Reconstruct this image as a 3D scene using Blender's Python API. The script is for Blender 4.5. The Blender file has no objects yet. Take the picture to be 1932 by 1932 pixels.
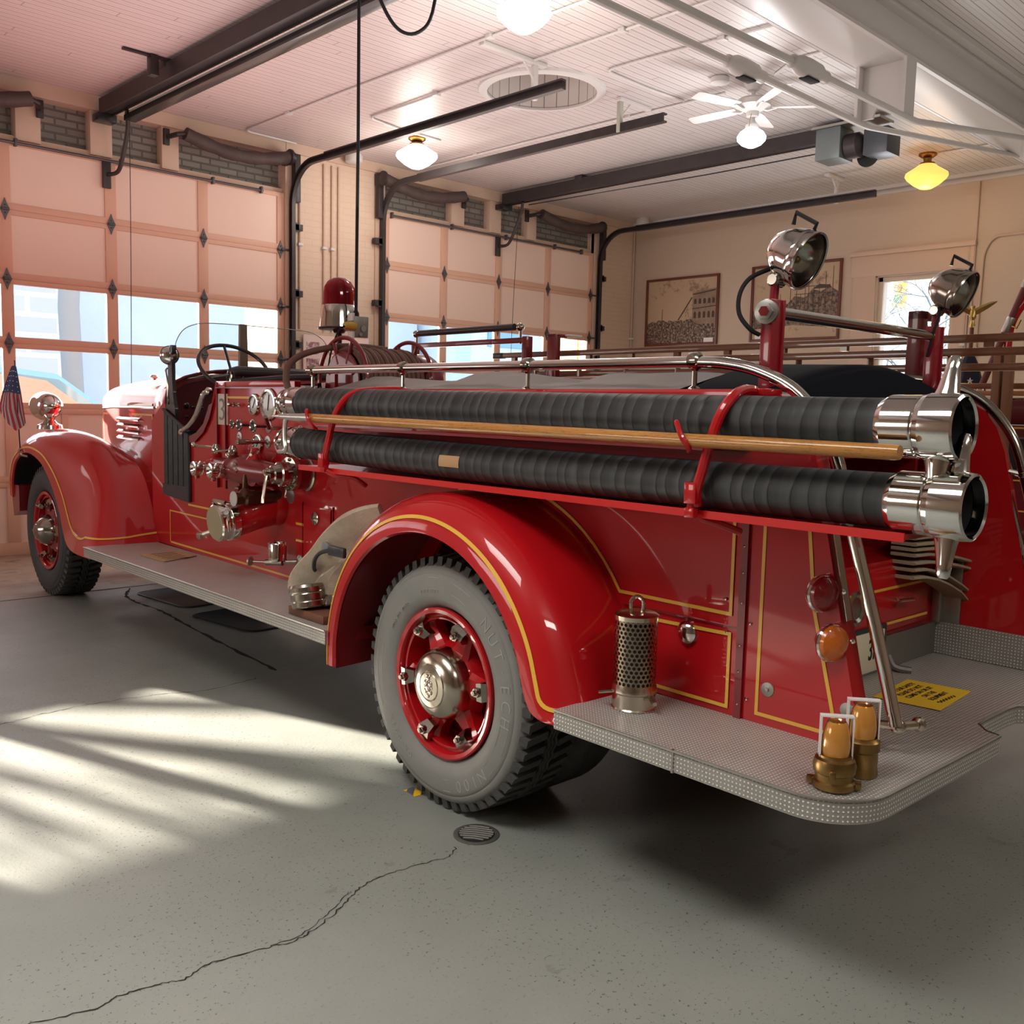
import bpy, bmesh, math, random
from mathutils import Vector as V, Matrix as M4, Quaternion
from mathutils.geometry import tessellate_polygon
PI=math.pi; sin=math.sin; cos=math.cos; R=math.radians
random.seed(7)
C=bpy.context.scene.collection
# ---------------------------------------------------------------- frames
TY=R(1.75); H=1.489
def T2R(p):                                   # truck coordinates -> room coordinates
    x=p[0]+2.168; y=p[1]+2.726
    return V((x*cos(TY)+y*sin(TY), -x*sin(TY)+y*cos(TY), p[2]))
ORG={}
# ---------------------------------------------------------------- materials
def mat(name,col,rough=.5,metal=0,coat=0,spec=.5,emit=None,es=0,alpha=None,trans=0,bump=None,var=None,ior=1.45,aniso=0):
    m=bpy.data.materials.new(name); m.use_nodes=True; nt=m.node_tree; n=nt.nodes; l=nt.links
    b=n['Principled BSDF']
    b.inputs['Base Color'].default_value=(*col,1); b.inputs['Roughness'].default_value=rough; b.inputs['Metallic'].default_value=metal
    b.inputs['Coat Weight'].default_value=coat; b.inputs['Coat Roughness'].default_value=.04; b.inputs['Specular IOR Level'].default_value=spec; b.inputs['IOR'].default_value=ior
    if emit: b.inputs['Emission Color'].default_value=(*emit,1); b.inputs['Emission Strength'].default_value=es
    if trans: b.inputs['Transmission Weight'].default_value=trans
    if alpha is not None: b.inputs['Alpha'].default_value=alpha
    tc=n.new('ShaderNodeTexCoord')
    if var:                                    # (scale, amount, second colour)
        nz=n.new('ShaderNodeTexNoise'); nz.inputs['Scale'].default_value=var[0]; nz.inputs['Detail'].default_value=5; nz.inputs['Roughness'].default_value=.65
        l.new(tc.outputs['Object'],nz.inputs['Vector'])
        rp=n.new('ShaderNodeValToRGB'); rp.color_ramp.elements[0].position=.5-var[1]; rp.color_ramp.elements[1].position=.5+var[1]
        rp.color_ramp.elements[0].color=(*col,1); rp.color_ramp.elements[1].color=(*var[2],1)
        l.new(nz.outputs['Fac'],rp.inputs['Fac']); l.new(rp.outputs['Color'],b.inputs['Base Color'])
    if bump:                                   # (scale, strength)
        nz=n.new('ShaderNodeTexNoise'); nz.inputs['Scale'].default_value=bump[0]; nz.inputs['Detail'].default_value=4
        l.new(tc.outputs['Object'],nz.inputs['Vector'])
        bp=n.new('ShaderNodeBump'); bp.inputs['Strength'].default_value=bump[1]; bp.inputs['Distance'].default_value=.01
        l.new(nz.outputs['Fac'],bp.inputs['Height']); l.new(bp.outputs['Normal'],b.inputs['Normal'])
    return m
def nd(m): return m.node_tree.nodes, m.node_tree.links, m.node_tree.nodes['Principled BSDF']
def mth(m,op,a,b=None,c=None):
    n,l,_=nd(m); x=n.new('ShaderNodeMath'); x.operation=op
    for i,v in enumerate((a,b,c)):
        if v is None: continue
        if isinstance(v,(int,float)): x.inputs[i].default_value=v
        else: l.new(v,x.inputs[i])
    return x.outputs[0]
def sep(m,kind='Object',off=None):
    n,l,_=nd(m); tc=n.new('ShaderNodeTexCoord'); s=n.new('ShaderNodeSeparateXYZ'); l.new(tc.outputs[kind],s.inputs[0]); return s.outputs
def setbump(m,h,st=.5,dist=.01):
    n,l,b=nd(m); bp=n.new('ShaderNodeBump'); bp.inputs['Strength'].default_value=st; bp.inputs['Distance'].default_value=dist
    l.new(h,bp.inputs['Height']); l.new(bp.outputs['Normal'],b.inputs['Normal']); return bp
def mixc(m,fac,a,b_,to='Base Color'):
    n,l,b=nd(m); x=n.new('ShaderNodeMix'); x.data_type='RGBA'
    if isinstance(fac,(int,float)): x.inputs[0].default_value=fac
    else: l.new(fac,x.inputs[0])
    for i,v in ((6,a),(7,b_)):
        if isinstance(v,tuple): x.inputs[i].default_value=(*v,1)
        else: l.new(v,x.inputs[i])
    if to: l.new(x.outputs[2],b.inputs[to])
    return x.outputs[2]
def noise(m,scale,detail=4,kind='Object',rough=.6,vec=None):
    n,l,_=nd(m); nz=n.new('ShaderNodeTexNoise'); nz.inputs['Scale'].default_value=scale; nz.inputs['Detail'].default_value=detail; nz.inputs['Roughness'].default_value=rough
    if vec is None:
        tc=n.new('ShaderNodeTexCoord'); vec=tc.outputs[kind]
    l.new(vec,nz.inputs['Vector']); return nz.outputs['Fac']
def ramp(m,fac,stops):
    n,l,_=nd(m); r=n.new('ShaderNodeValToRGB'); cr=r.color_ramp
    while len(cr.elements)<len(stops): cr.elements.new(.5)
    for e,(p,c) in zip(cr.elements,stops):
        e.position=p; e.color=(*c,1) if isinstance(c,tuple) else (c,c,c,1)
    l.new(fac,r.inputs['Fac']); return r.outputs['Color']

RED=mat('red_paint',(.52,.007,.012),.38,0,.9,.22,var=(1.5,.4,(.42,.006,.010)))
RED_D=mat('dark_red_paint',(.20,.006,.010),.35,0,.6)
RED_M=mat('red_interior_paint',(.13,.010,.016),.45,0,.2)
GOLD=mat('gold_leaf_stripe',(.80,.46,.06),.4,0,.5)
CHROME=mat('chrome',(.78,.77,.74),.09,1)
NICKEL=mat('nickel_plate',(.58,.52,.43),.2,1,bump=(30,.05))
DCHROME=mat('aged_chrome',(.42,.39,.34),.16,1)
STEEL=mat('dull_steel',(.42,.41,.38),.4,1)
BRASS=mat('aged_brass',(.42,.25,.07),.3,1,var=(12,.25,(.16,.09,.03)))
BRONZE=mat('amber_varnish',(.62,.27,.05),.15,.2,1)
BLACK=mat('black_paint',(.015,.015,.017),.35,0,.3)
MATTE=mat('matte_black',(.012,.012,.014),.75)
VINYL=mat('black_vinyl',(.03,.03,.036),.38,0,.1,bump=(60,.15))
DKMETAL=mat('dark_track_steel',(.030,.026,.028),.42,.3,var=(8,.3,(.055,.042,.042)))
RUBBER=mat('rubber',(.035,.036,.036),.62,bump=(20,.2))
SIDEW=mat('tyre_sidewall',(.20,.20,.19),.55,var=(5,.3,(.26,.255,.24)),bump=(45,.08))
TREAD=mat('tyre_tread_rubber',(.045,.045,.045),.75,var=(25,.25,(.09,.09,.085)))
CANVAS=mat('beige_canvas',(.60,.51,.40),.9,var=(9,.3,(.36,.29,.22)),bump=(180,.4))
TARP=mat('grey_tarpaulin',(.27,.235,.225),.65,bump=(5,.3))
BTARP=mat('black_tarpaulin',(.004,.005,.010),.8,spec=.15)
WOODB=mat('brown_varnished_wood',(.17,.065,.028),.35,0,.5,var=(6,.3,(.11,.04,.018)))
PAPER_Y=mat('yellow_card',(.80,.52,.03),.7)
CARD=mat('brown_card',(.45,.30,.16),.8)
INK=mat('black_ink',(.02,.015,.01),.7)
WHITE=mat('white_paint',(.78,.76,.73),.5)
CREAM=mat('cream_trim_paint',(.62,.50,.40),.5)
GREY=mat('grey_machine_paint',(.14,.16,.16),.4,.2)
WBOX=mat('grey_outlet_metal',(.30,.31,.29),.45,.5)
YPLUG=mat('yellow_plug',(.60,.38,.06),.5)
IVORY=mat('ivory_plate',(.68,.62,.52),.45)
GFACE=mat('gauge_face',(.50,.48,.46),.4,0,.8)
LOCKGREY=mat('grey_hinge_metal',(.11,.105,.115),.45,.6)
AMBERL=mat('amber_lens',(.55,.12,.01),.1,0,1,emit=(.8,.2,.01),es=.03,bump=(90,.3))
REDL=mat('red_lens',(.22,.002,.008),.08,0,1,emit=(.6,.01,.02),es=.02,bump=(90,.3))
LENS=mat('clear_lens_reflector',(.55,.54,.50),.16,.9)
def glass_mat(name,tint=(1,1,1),refl=.5):
    m=bpy.data.materials.new(name); m.use_nodes=True; n=m.node_tree.nodes; l=m.node_tree.links; n.clear()
    o=n.new('ShaderNodeOutputMaterial'); mx=n.new('ShaderNodeMixShader'); t=n.new('ShaderNodeBsdfTransparent'); g=n.new('ShaderNodeBsdfGlossy'); f=n.new('ShaderNodeFresnel')
    t.inputs['Color'].default_value=(*tint,1); g.inputs['Roughness'].default_value=.02; f.inputs['IOR'].default_value=1.3
    q=n.new('ShaderNodeMath'); q.operation='MULTIPLY'; q.inputs[1].default_value=refl; l.new(f.outputs[0],q.inputs[0])
    l.new(q.outputs[0],mx.inputs[0]); l.new(t.outputs[0],mx.inputs[1]); l.new(g.outputs[0],mx.inputs[2]); l.new(mx.outputs[0],o.inputs[0]); return m
GLASS=glass_mat('window_glass'); WGLASS=glass_mat('windshield_glass',(.95,.97,.97),1)
def domeglass():
    m=bpy.data.materials.new('red_dome_glass'); m.use_nodes=True; n=m.node_tree.nodes; l=m.node_tree.links; n.clear()
    o=n.new('ShaderNodeOutputMaterial'); mx=n.new('ShaderNodeMixShader'); t=n.new('ShaderNodeBsdfTransparent'); g=n.new('ShaderNodeBsdfPrincipled')
    t.inputs['Color'].default_value=(.55,.02,.05,1); g.inputs['Base Color'].default_value=(.35,.005,.02,1); g.inputs['Roughness'].default_value=.06; g.inputs['Coat Weight'].default_value=1
    mx.inputs[0].default_value=.45; l.new(t.outputs[0],mx.inputs[1]); l.new(g.outputs[0],mx.inputs[2]); l.new(mx.outputs[0],o.inputs[0]); return m
DOME=domeglass()
def tread_mat():                              # embossed square-stud tread plate, UV in metres
    m=mat('tread_plate_steel',(.50,.49,.46),.36,.25)
    o=sep(m,'UV'); k=2*PI/.0118
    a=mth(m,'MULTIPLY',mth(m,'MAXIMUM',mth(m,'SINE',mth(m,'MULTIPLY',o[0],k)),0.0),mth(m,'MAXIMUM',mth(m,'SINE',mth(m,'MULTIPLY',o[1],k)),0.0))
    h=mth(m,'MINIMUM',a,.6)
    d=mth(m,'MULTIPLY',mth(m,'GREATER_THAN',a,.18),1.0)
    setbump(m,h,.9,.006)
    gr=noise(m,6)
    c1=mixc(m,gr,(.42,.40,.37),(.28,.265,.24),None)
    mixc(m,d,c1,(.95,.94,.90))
    return m
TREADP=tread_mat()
def hose_mat():                               # spiral-wrapped rubber: overlapping bands of uneven width
    m=mat('black_ribbed_rubber_hose',(.02,.02,.02),.5); o=sep(m,'UV')
    n,l,b=nd(m); cb=n.new('ShaderNodeCombineXYZ'); l.new(mth(m,'MULTIPLY',o[1],1.0),cb.inputs[1]); l.new(mth(m,'MULTIPLY',o[0],.12),cb.inputs[0])
    nz=noise(m,7,3,vec=cb.outputs[0])
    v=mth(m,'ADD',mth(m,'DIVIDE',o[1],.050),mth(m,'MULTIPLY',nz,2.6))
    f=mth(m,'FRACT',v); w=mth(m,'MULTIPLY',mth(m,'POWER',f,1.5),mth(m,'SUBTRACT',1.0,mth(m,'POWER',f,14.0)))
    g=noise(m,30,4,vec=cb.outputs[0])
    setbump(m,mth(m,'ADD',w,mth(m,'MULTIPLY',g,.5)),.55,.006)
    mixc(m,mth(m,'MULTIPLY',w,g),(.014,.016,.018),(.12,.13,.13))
    return m
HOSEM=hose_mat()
def wood_mat(name,a,b,sc=1):
    m=mat(name,a,.3,0,.8); n,l,bs=nd(m); tc=n.new('ShaderNodeTexCoord'); mp=n.new('ShaderNodeMapping'); mp.inputs['Scale'].default_value=(14*sc,1.2*sc,14*sc)
    l.new(tc.outputs['Object'],mp.inputs[0]); w=noise(m,3,6,vec=mp.outputs[0],rough=.7)
    w2=mth(m,'FRACT',mth(m,'MULTIPLY',w,7)); 
    col=ramp(m,w2,[(0,a),(.8,a),(.95,b),(1,a)]); l.new(col,bs.inputs['Base Color']); return m
OAK=wood_mat('oiled_oak_pole',(.50,.22,.045),(.22,.075,.015))
LADW=wood_mat('ladder_wood',(.20,.075,.032),(.12,.04,.02))
# ---------------------------------------------------------------- mesh builder
class MB:
    def __init__(s): s.v=[]; s.f=[]; s.uv=[]; s.sm=[]
    def add(s,vs,fs,uvs=None,smooth=True):
        o=len(s.v); s.v+= [V(p) for p in vs]
        for i,f in enumerate(fs):
            s.f.append([o+k for k in f]); s.uv.append(uvs[i] if uvs else None); s.sm.append(smooth)
        return s
    def box(s,a,b,bev=0,rot=None,c=None):       # min corner, max corner
        a=V(a); b=V(b); bm=bmesh.new(); bmesh.ops.create_cube(bm,size=1)
        ce=(a+b)/2; d=b-a
        for v in bm.verts: v.co=V((v.co.x*d.x,v.co.y*d.y,v.co.z*d.z))
        if bev: bmesh.ops.bevel(bm,geom=bm.edges[:],offset=bev,segments=2,affect='EDGES',profile=.5)
        m=(rot.to_4x4() if rot else M4.Identity(4))
        o=len(s.v); bm.verts.index_update()
        for v in bm.verts: s.v.append(m@v.co+(V(c) if c else ce))
        for f in bm.faces:
            s.f.append([o+v.index for v in f.verts])
            nn=f.normal; ax=max(range(3),key=lambda i:abs(nn[i])); i,j=[(1,2),(0,2),(0,1)][ax]
            s.uv.append([(v.co[i]+ce[i],v.co[j]+ce[j]) for v in f.verts]); s.sm.append(True)
        bm.free(); return s
    def rings(s,rs,closed=True,cap0=False,cap1=False,uvl=True):   # list of rings of equal count
        n=len(rs[0]); o=len(s.v)
        for r in rs: s.v+=[V(p) for p in r]
        us=[0]; 
        for i in range(n): us.append(us[-1]+(V(rs[0][i])-V(rs[0][(i+1)%n])).length)
        vs=[0]
        for i in range(len(rs)-1): vs.append(vs[-1]+(V(rs[i][0])-V(rs[i+1][0])).length)
        for i in range(len(rs)-1):
            for j in range(n if closed else n-1):
                k=(j+1)%n
                s.f.append([o+i*n+j,o+i*n+k,o+(i+1)*n+k,o+(i+1)*n+j]); s.uv.append([(us[j],vs[i]),(us[j+1],vs[i]),(us[j+1],vs[i+1]),(us[j],vs[i+1])]); s.sm.append(True)
        if cap0: s.f.append([o+j for j in range(n)][::-1]); s.uv.append(None); s.sm.append(True)
        if cap1: s.f.append([o+(len(rs)-1)*n+j for j in range(n)]); s.uv.append(None); s.sm.append(True)
        return s
    def cyl(s,a,b,r,r2=None,n=20,caps=True):
        a=V(a); b=V(b); r2=r if r2 is None else r2
        q=(b-a).to_track_quat('Z','Y')
        def ring(c,rr): return [c+q@V((rr*cos(2*PI*i/n),rr*sin(2*PI*i/n),0)) for i in range(n)]
        return s.rings([ring(a,r),ring(b,r2)],True,caps,caps)
    def lathe(s,a,d,prof,n=28,cap=True):        # profile [(radius, distance along d)]
        a=V(a); d=V(d).normalized(); q=d.to_track_quat('Z','Y')
        rs=[[a+q@V((r*cos(2*PI*i/n),r*sin(2*PI*i/n),h)) for i in range(n)] for r,h in prof]
        return s.rings(rs,True,cap and prof[0][0]>1e-4,cap and prof[-1][0]>1e-4)
    def tube(s,pts,r,n=12,sub=0,caps=True):
        pts=[V(p) for p in pts]
        if sub: pts=smooth_path(pts,sub)
        rs=[]; up=None
        for i,p in enumerate(pts):
            t=(pts[min(i+1,len(pts)-1)]-pts[max(i-1,0)]).normalized()
            if up is None:
                up=V((0,0,1)) if abs(t.z)<.9 else V((1,0,0))
            up=(up-t*up.dot(t)).normalized(); sd=t.cross(up)
            rr=r(i/(len(pts)-1)) if callable(r) else r
            rs.append([p+up*rr*cos(2*PI*k/n)+sd*rr*sin(2*PI*k/n) for k in range(n)])
        return s.rings(rs,True,caps,caps)
    def prism(s,poly,ax,lo,hi,uvd=True):        # poly in the other two axes, extruded along ax
        k='xyz'.index(ax)
        def P(p,w):
            q=list(p); q.insert(k,w); return V(q)
        n=len(poly); o=len(s.v); s.v+=[P(p,lo) for p in poly]+[P(p,hi) for p in poly]
        tri=tessellate_polygon([[V((p[0],p[1],0)) for p in poly]])
        for t in tri:
            s.f.append([o+i for i in t]); s.uv.append([poly[i] for i in t]); s.sm.append(True)
            s.f.append([o+n+i for i in t[::-1]]); s.uv.append([poly[i] for i in t[::-1]]); s.sm.append(True)
        u=0
        for i in range(n):
            j=(i+1)%n; d=math.dist(poly[i],poly[j])
            s.f.append([o+i,o+j,o+n+j,o+n+i]); s.uv.append([(u,lo),(u+d,lo),(u+d,hi),(u,hi)]); s.sm.append(True); u+=d
        return s
    def strip(s,pts,w,nrm,th=.0015,closed=False):        # flat ribbon following pts, lying in the plane with normal nrm
        pts=[V(p) for p in pts]; N=V(nrm).normalized(); n=len(pts); rs=[]
        for i,p in enumerate(pts):
            if closed: a,b=pts[i-1],pts[(i+1)%n]
            else: a,b=pts[max(i-1,0)],pts[min(i+1,n-1)]
            d1=(p-a).normalized() if (p-a).length>1e-6 else None; d2=(b-p).normalized() if (b-p).length>1e-6 else None
            t=((d1 or d2)+(d2 or d1)).normalized(); sd=t.cross(N).normalized()
            cs=1
            if d1 and d2: cs=max(.5,t.dot(d2))
            sd=sd*(w/2/cs)
            rs.append([p-sd,p+sd,p+sd+N*th,p-sd+N*th])
        if closed: rs.append(rs[0])
        return s.rings(rs,True,not closed,not closed)
    def sphere(s,c,r,n=16,sq=(1,1,1)):
        c=V(c); rs=[]
        for i in range(n//2+1):
            t=PI*i/(n//2); rs.append([c+V((r*sq[0]*sin(t)*cos(2*PI*k/n),r*sq[1]*sin(t)*sin(2*PI*k/n),r*sq[2]*cos(t))) for k in range(n)])
        return s.rings(rs,True)
    def torus(s,c,d,R_,r,n=36,k=10,a0=0,a1=2*PI):
        c=V(c); q=V(d).normalized().to_track_quat('Z','Y'); full=abs(a1-a0-2*PI)<1e-6
        rs=[]
        for i in range(n+1):
            a=a0+(a1-a0)*i/n
            rs.append([c+q@V(((R_+r*cos(2*PI*j/k))*cos(a),(R_+r*cos(2*PI*j/k))*sin(a),r*sin(2*PI*j/k))) for j in range(k)])
        return s.rings(rs,True,not full,not full)
    def mesh(s,name,off=V((0,0,0)),ang=32):
        me=bpy.data.meshes.new(name); me.from_pydata([v-off for v in s.v],[],s.f); me.update()
        uvl=me.uv_layers.new(name='UVMap')
        for p,uv in zip(me.polygons,s.uv):
            if uv:
                for li,w in zip(p.loop_indices,uv): uvl.data[li].uv=w
        bm=bmesh.new(); bm.from_mesh(me); bmesh.ops.remove_doubles(bm,verts=bm.verts,dist=1e-5)
        bmesh.ops.recalc_face_normals(bm,faces=bm.faces)
        for f in bm.faces: f.smooth=True
        for e in bm.edges:
            if len(e.link_faces)==2 and e.calc_face_angle(0)>R(ang): e.smooth=False
        bm.to_mesh(me); bm.free(); return me
def smooth_path(pts,sub):
    out=[]; n=len(pts)
    for i in range(n-1):
        p0=pts[max(i-1,0)]; p1=pts[i]; p2=pts[i+1]; p3=pts[min(i+2,n-1)]
        for k in range(sub):
            t=k/sub; out.append(.5*((2*p1)+(p2-p0)*t+(2*p0-5*p1+4*p2-p3)*t*t+(3*p1-p0-3*p2+p3)*t**3))
    out.append(pts[-1]); return out
# ---------------------------------------------------------------- objects
def place(o,org,fr):
    o.location=T2R(org) if fr=='t' else V(org)
    o.rotation_euler=(0,0,-TY if fr=='t' else 0)
def tag(o,label=None,cat=None,group=None,kind=None):
    if label: o['label']=label
    if cat: o['category']=cat
    if group: o['group']=group
    if kind: o['kind']=kind
    return o
def thing(name,label,cat,org=(0,0,0),fr='t',group=None,kind=None):
    o=bpy.data.objects.new(name,None); C.objects.link(o); o.empty_display_size=.1; place(o,org,fr); ORG[o]=V(org); return tag(o,label,cat,group,kind)
def obj(name,mb,m,par=None,ang=32,org=(0,0,0),fr='t',label=None,**kw):
    off=ORG[par] if par else V(org)
    o=bpy.data.objects.new(name,mb.mesh(name,off,ang)); o.data.materials.append(m); C.objects.link(o)
    if par: o.parent=par; ORG[o]=off
    else: place(o,org,fr); ORG[o]=V(org)
    if label: o['label']=label
    return tag(o,**kw) if kw else o
def solo(name,mb,m,label,cat,org=(0,0,0),fr='t',group=None,kind=None,ang=32):
    return tag(obj(name,mb,m,None,ang,org,fr),label,cat,group,kind)
def struct(name,mb,m,par=None,ang=32,fr='r'):
    o=obj(name,mb,m,par,ang,fr=fr)
    if not par: o['kind']='structure'
    return o
def copy_tree(o,loc,rz=None,label=None,par=None):
    c=o.copy(); C.objects.link(c)
    if par: c.parent=par
    else:
        c.location=loc
        if rz is not None: c.rotation_euler.z=rz
        if label: c['label']=label
    for ch in list(o.children): copy_tree(ch,None,par=c)
    return c
def text(name,s,size,m,par,pos,xd,yd,ext=.0006,al='CENTER',bold=0,sx=1,sp=1):
    cu=bpy.data.curves.new(name,'FONT'); cu.body=s; cu.size=size; cu.align_x=al; cu.align_y='CENTER'; cu.extrude=ext; cu.offset=bold; cu.space_line=sp
    t=bpy.data.objects.new(name,cu); C.objects.link(t); bpy.context.view_layer.update()
    me=bpy.data.meshes.new_from_object(t.evaluated_get(bpy.context.evaluated_depsgraph_get())); C.objects.unlink(t); bpy.data.objects.remove(t)
    xd=V(xd).normalized(); yd=V(yd).normalized(); z=xd.cross(yd); mt=M4((xd*sx,yd,z)).transposed().to_4x4() if False else None
    off=ORG[par] if par else V((0,0,0)); p=V(pos)-off
    for v in me.vertices: v.co=p+xd*(v.co.x*sx)+yd*v.co.y+z*v.co.z
    me.materials.clear(); me.materials.append(m); o=bpy.data.objects.new(name,me); C.objects.link(o)
    if par: o.parent=par; ORG[o]=off
    return o
def arc(cx,cy,r,a0,a1,n): return [(cx+r*cos(R(a0+(a1-a0)*i/n)),cy+r*sin(R(a0+(a1-a0)*i/n))) for i in range(n+1)]
# ================================================================ ROOM
CZ=4.37; WY=9.746; WX=12.046
def floor_mat():
    m=mat('painted_concrete_floor',(.2,.21,.19),.5); n,l,b=nd(m); o=sep(m)
    a=noise(m,.55,6); c=noise(m,75,3,rough=.7); d=noise(m,4,6)
    base=ramp(m,a,[(.3,(.21,.225,.205)),(.5,(.26,.27,.248)),(.7,(.31,.315,.290))])
    worn=ramp(m,d,[(.35,(.26,.17,.12)),(.55,(.36,.26,.19)),(.7,(.20,.16,.13))])
    f=mth(m,'MULTIPLY_ADD',o[1],.9,-6.1)
    f=mth(m,'ADD',f,mth(m,'MULTIPLY_ADD',noise(m,1.6,5),2.4,-1.5))
    cl=n.new('ShaderNodeClamp'); l.new(f,cl.inputs[0])
    x1=mixc(m,cl.outputs[0],base,worn,None)
    sp=mth(m,'GREATER_THAN',c,.63)                       # pits, denser close to the camera side
    nr=mth(m,'GREATER_THAN',noise(m,.9,3),.47)
    sp=mth(m,'MULTIPLY',sp,mth(m,'MULTIPLY',mth(m,'MULTIPLY_ADD',nr,.55,.25),1))
    x2=mixc(m,sp,x1,(.05,.05,.045),None)
    dk=mth(m,'GREATER_THAN',d,.68)
    mixc(m,mth(m,'MULTIPLY',dk,.25),x2,(.09,.085,.075))
    l.new(mth(m,'MULTIPLY_ADD',d,.3,.34),b.inputs['Roughness'])
    setbump(m,mth(m,'ADD',mth(m,'MULTIPLY',c,.4),d),.22,.01); return m
def plank_mat():
    m=mat('white_beadboard_ceiling',(.62,.585,.575),.42); n,l,b=nd(m); o=sep(m)
    y=mth(m,'FRACT',mth(m,'MULTIPLY',o[1],1/.082)); g=mth(m,'LESS_THAN',y,.085)
    y2=mth(m,'FRACT',mth(m,'MULTIPLY_ADD',o[1],1/.082,.5)); g2=mth(m,'MULTIPLY',mth(m,'LESS_THAN',y2,.06),.35)
    g=mth(m,'MAXIMUM',g,g2)
    row=mth(m,'FLOOR',mth(m,'MULTIPLY',o[1],1/.082))
    rn=mth(m,'FRACT',mth(m,'MULTIPLY',mth(m,'SINE',mth(m,'MULTIPLY',row,12.9898)),437.5))
    j=mth(m,'FRACT',mth(m,'MULTIPLY_ADD',o[0],.3,rn)); jj=mth(m,'MULTIPLY',mth(m,'LESS_THAN',j,.003),.6)
    g=mth(m,'MAXIMUM',g,jj)
    # pink bounce and haze towards the street doors, painted into the board colour
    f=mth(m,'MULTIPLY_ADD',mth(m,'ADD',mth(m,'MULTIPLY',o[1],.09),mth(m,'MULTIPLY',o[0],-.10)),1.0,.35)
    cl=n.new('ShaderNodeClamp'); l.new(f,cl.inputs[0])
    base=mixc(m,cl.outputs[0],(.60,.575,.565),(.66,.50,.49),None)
    b2=mixc(m,mth(m,'MULTIPLY',rn,.14),base,(.40,.36,.35),None)
    mixc(m,g,b2,(.22,.17,.165))
    setbump(m,mth(m,'SUBTRACT',1.0,g),.5,.006); return m
def brick_mat(name,c1,c2,mortar,sc=1,rough=.6,strength=.5,swap=True,msize=.012):
    m=mat(name,c1,rough); n,l,b=nd(m); o=sep(m); cb=n.new('ShaderNodeCombineXYZ')
    l.new(mth(m,'ADD',o[0],o[1]),cb.inputs[0]); l.new(o[2],cb.inputs[1])
    bt=n.new('ShaderNodeTexBrick'); bt.inputs['Scale'].default_value=1/sc; bt.inputs['Brick Width'].default_value=.21; bt.inputs['Row Height'].default_value=.07; bt.inputs['Mortar Size'].default_value=msize*.5; bt.inputs['Mortar Smooth'].default_value=.3
    bt.inputs['Color1'].default_value=(*c1,1); bt.inputs['Color2'].default_value=(*c2,1); bt.inputs['Mortar'].default_value=(*mortar,1)
    l.new(cb.outputs[0],bt.inputs['Vector']); l.new(bt.outputs['Color'],b.inputs['Base Color'])
    h=mth(m,'ADD',mth(m,'MULTIPLY',bt.outputs['Fac'],-1.0),mth(m,'MULTIPLY',noise(m,20,4),.6)); setbump(m,h,strength,.008); return m
PBRICK=brick_mat('painted_cream_brick',(.64,.485,.375),(.63,.475,.365),(.60,.45,.345),strength=.28)
GBRICK=brick_mat('bare_grey_brick',(.24,.22,.19),(.17,.155,.14),(.12,.105,.09),strength=.9,msize=.02)
SIDEWALL=brick_mat('cream_side_wall',(.55,.43,.33),(.547,.427,.327),(.538,.42,.32),strength=.10)
DOORP=mat('peach_door_paint',(.80,.595,.50),.45,var=(1.2,.4,(.77,.56,.465)))
DOORF=mat('peach_door_frame_paint',(.66,.39,.28),.45)
STUD=mat('cream_stud_paint',(.58,.42,.32),.5)
CEILM=plank_mat(); FLOORM=floor_mat()
CWHITE=mat('white_ceiling_paint',(.60,.575,.56),.4)
# floor
struct('floor',MB().box((-5,-5,-.2),(WX+.3,11.2,0)),FLOORM)
jm=mat('dark_joint_fill',(.02,.018,.016),.9)
def crack(name,pts,w,jit=.012,sub=6):
    pp=smooth_path([V((x,y,.0012)) for x,y in pts],sub); q=[]
    for i,p in enumerate(pp): q.append(p+V((random.uniform(-jit,jit)*.6,random.uniform(-jit,jit),0)))
    mb=MB(); rs=[]
    for i,p in enumerate(q):
        a=q[max(i-1,0)]; b=q[min(i+1,len(q)-1)]; t=(b-a).normalized(); sd=V((-t.y,t.x,0))*w*random.uniform(.3,1.1)/2
        rs.append([p-sd,p+sd])
    mb.rings(rs,False); return struct(name,mb,jm)
crack('floor_crack',[(.55,2.35),(.71,2.33),(.84,2.29),(.91,2.30),(1.0,2.28),(1.06,2.26),(1.15,2.28),(1.28,2.25),(1.36,2.23),(1.43,2.24),(1.56,2.29),(1.63,2.33),(1.7,2.36),(1.8,2.365),(1.92,2.35),(2.02,2.33),(2.08,2.37)],.006,.006,8)
crack('floor_crack',[(1.30,2.25),(1.40,2.245),(1.50,2.285),(1.60,2.335),(1.64,2.35)],.004,.006,8)
crack('floor_joint',[(-4,7.574),(2,7.574),(6,7.574),(12,7.574)],.035,.006,16)
crack('floor_joint',[(3.12,7.52),(2.97,7.24),(2.93,6.97),(2.94,6.58),(2.88,6.03),(2.81,5.34),(2.76,4.69)],.03,.008,9)
crack('floor_crack',[(1.1,4.6),(1.33,4.67),(1.55,4.72),(1.77,4.72),(2.07,4.67),(2.29,4.59),(2.6,4.62)],.006,.01,8)
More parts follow.
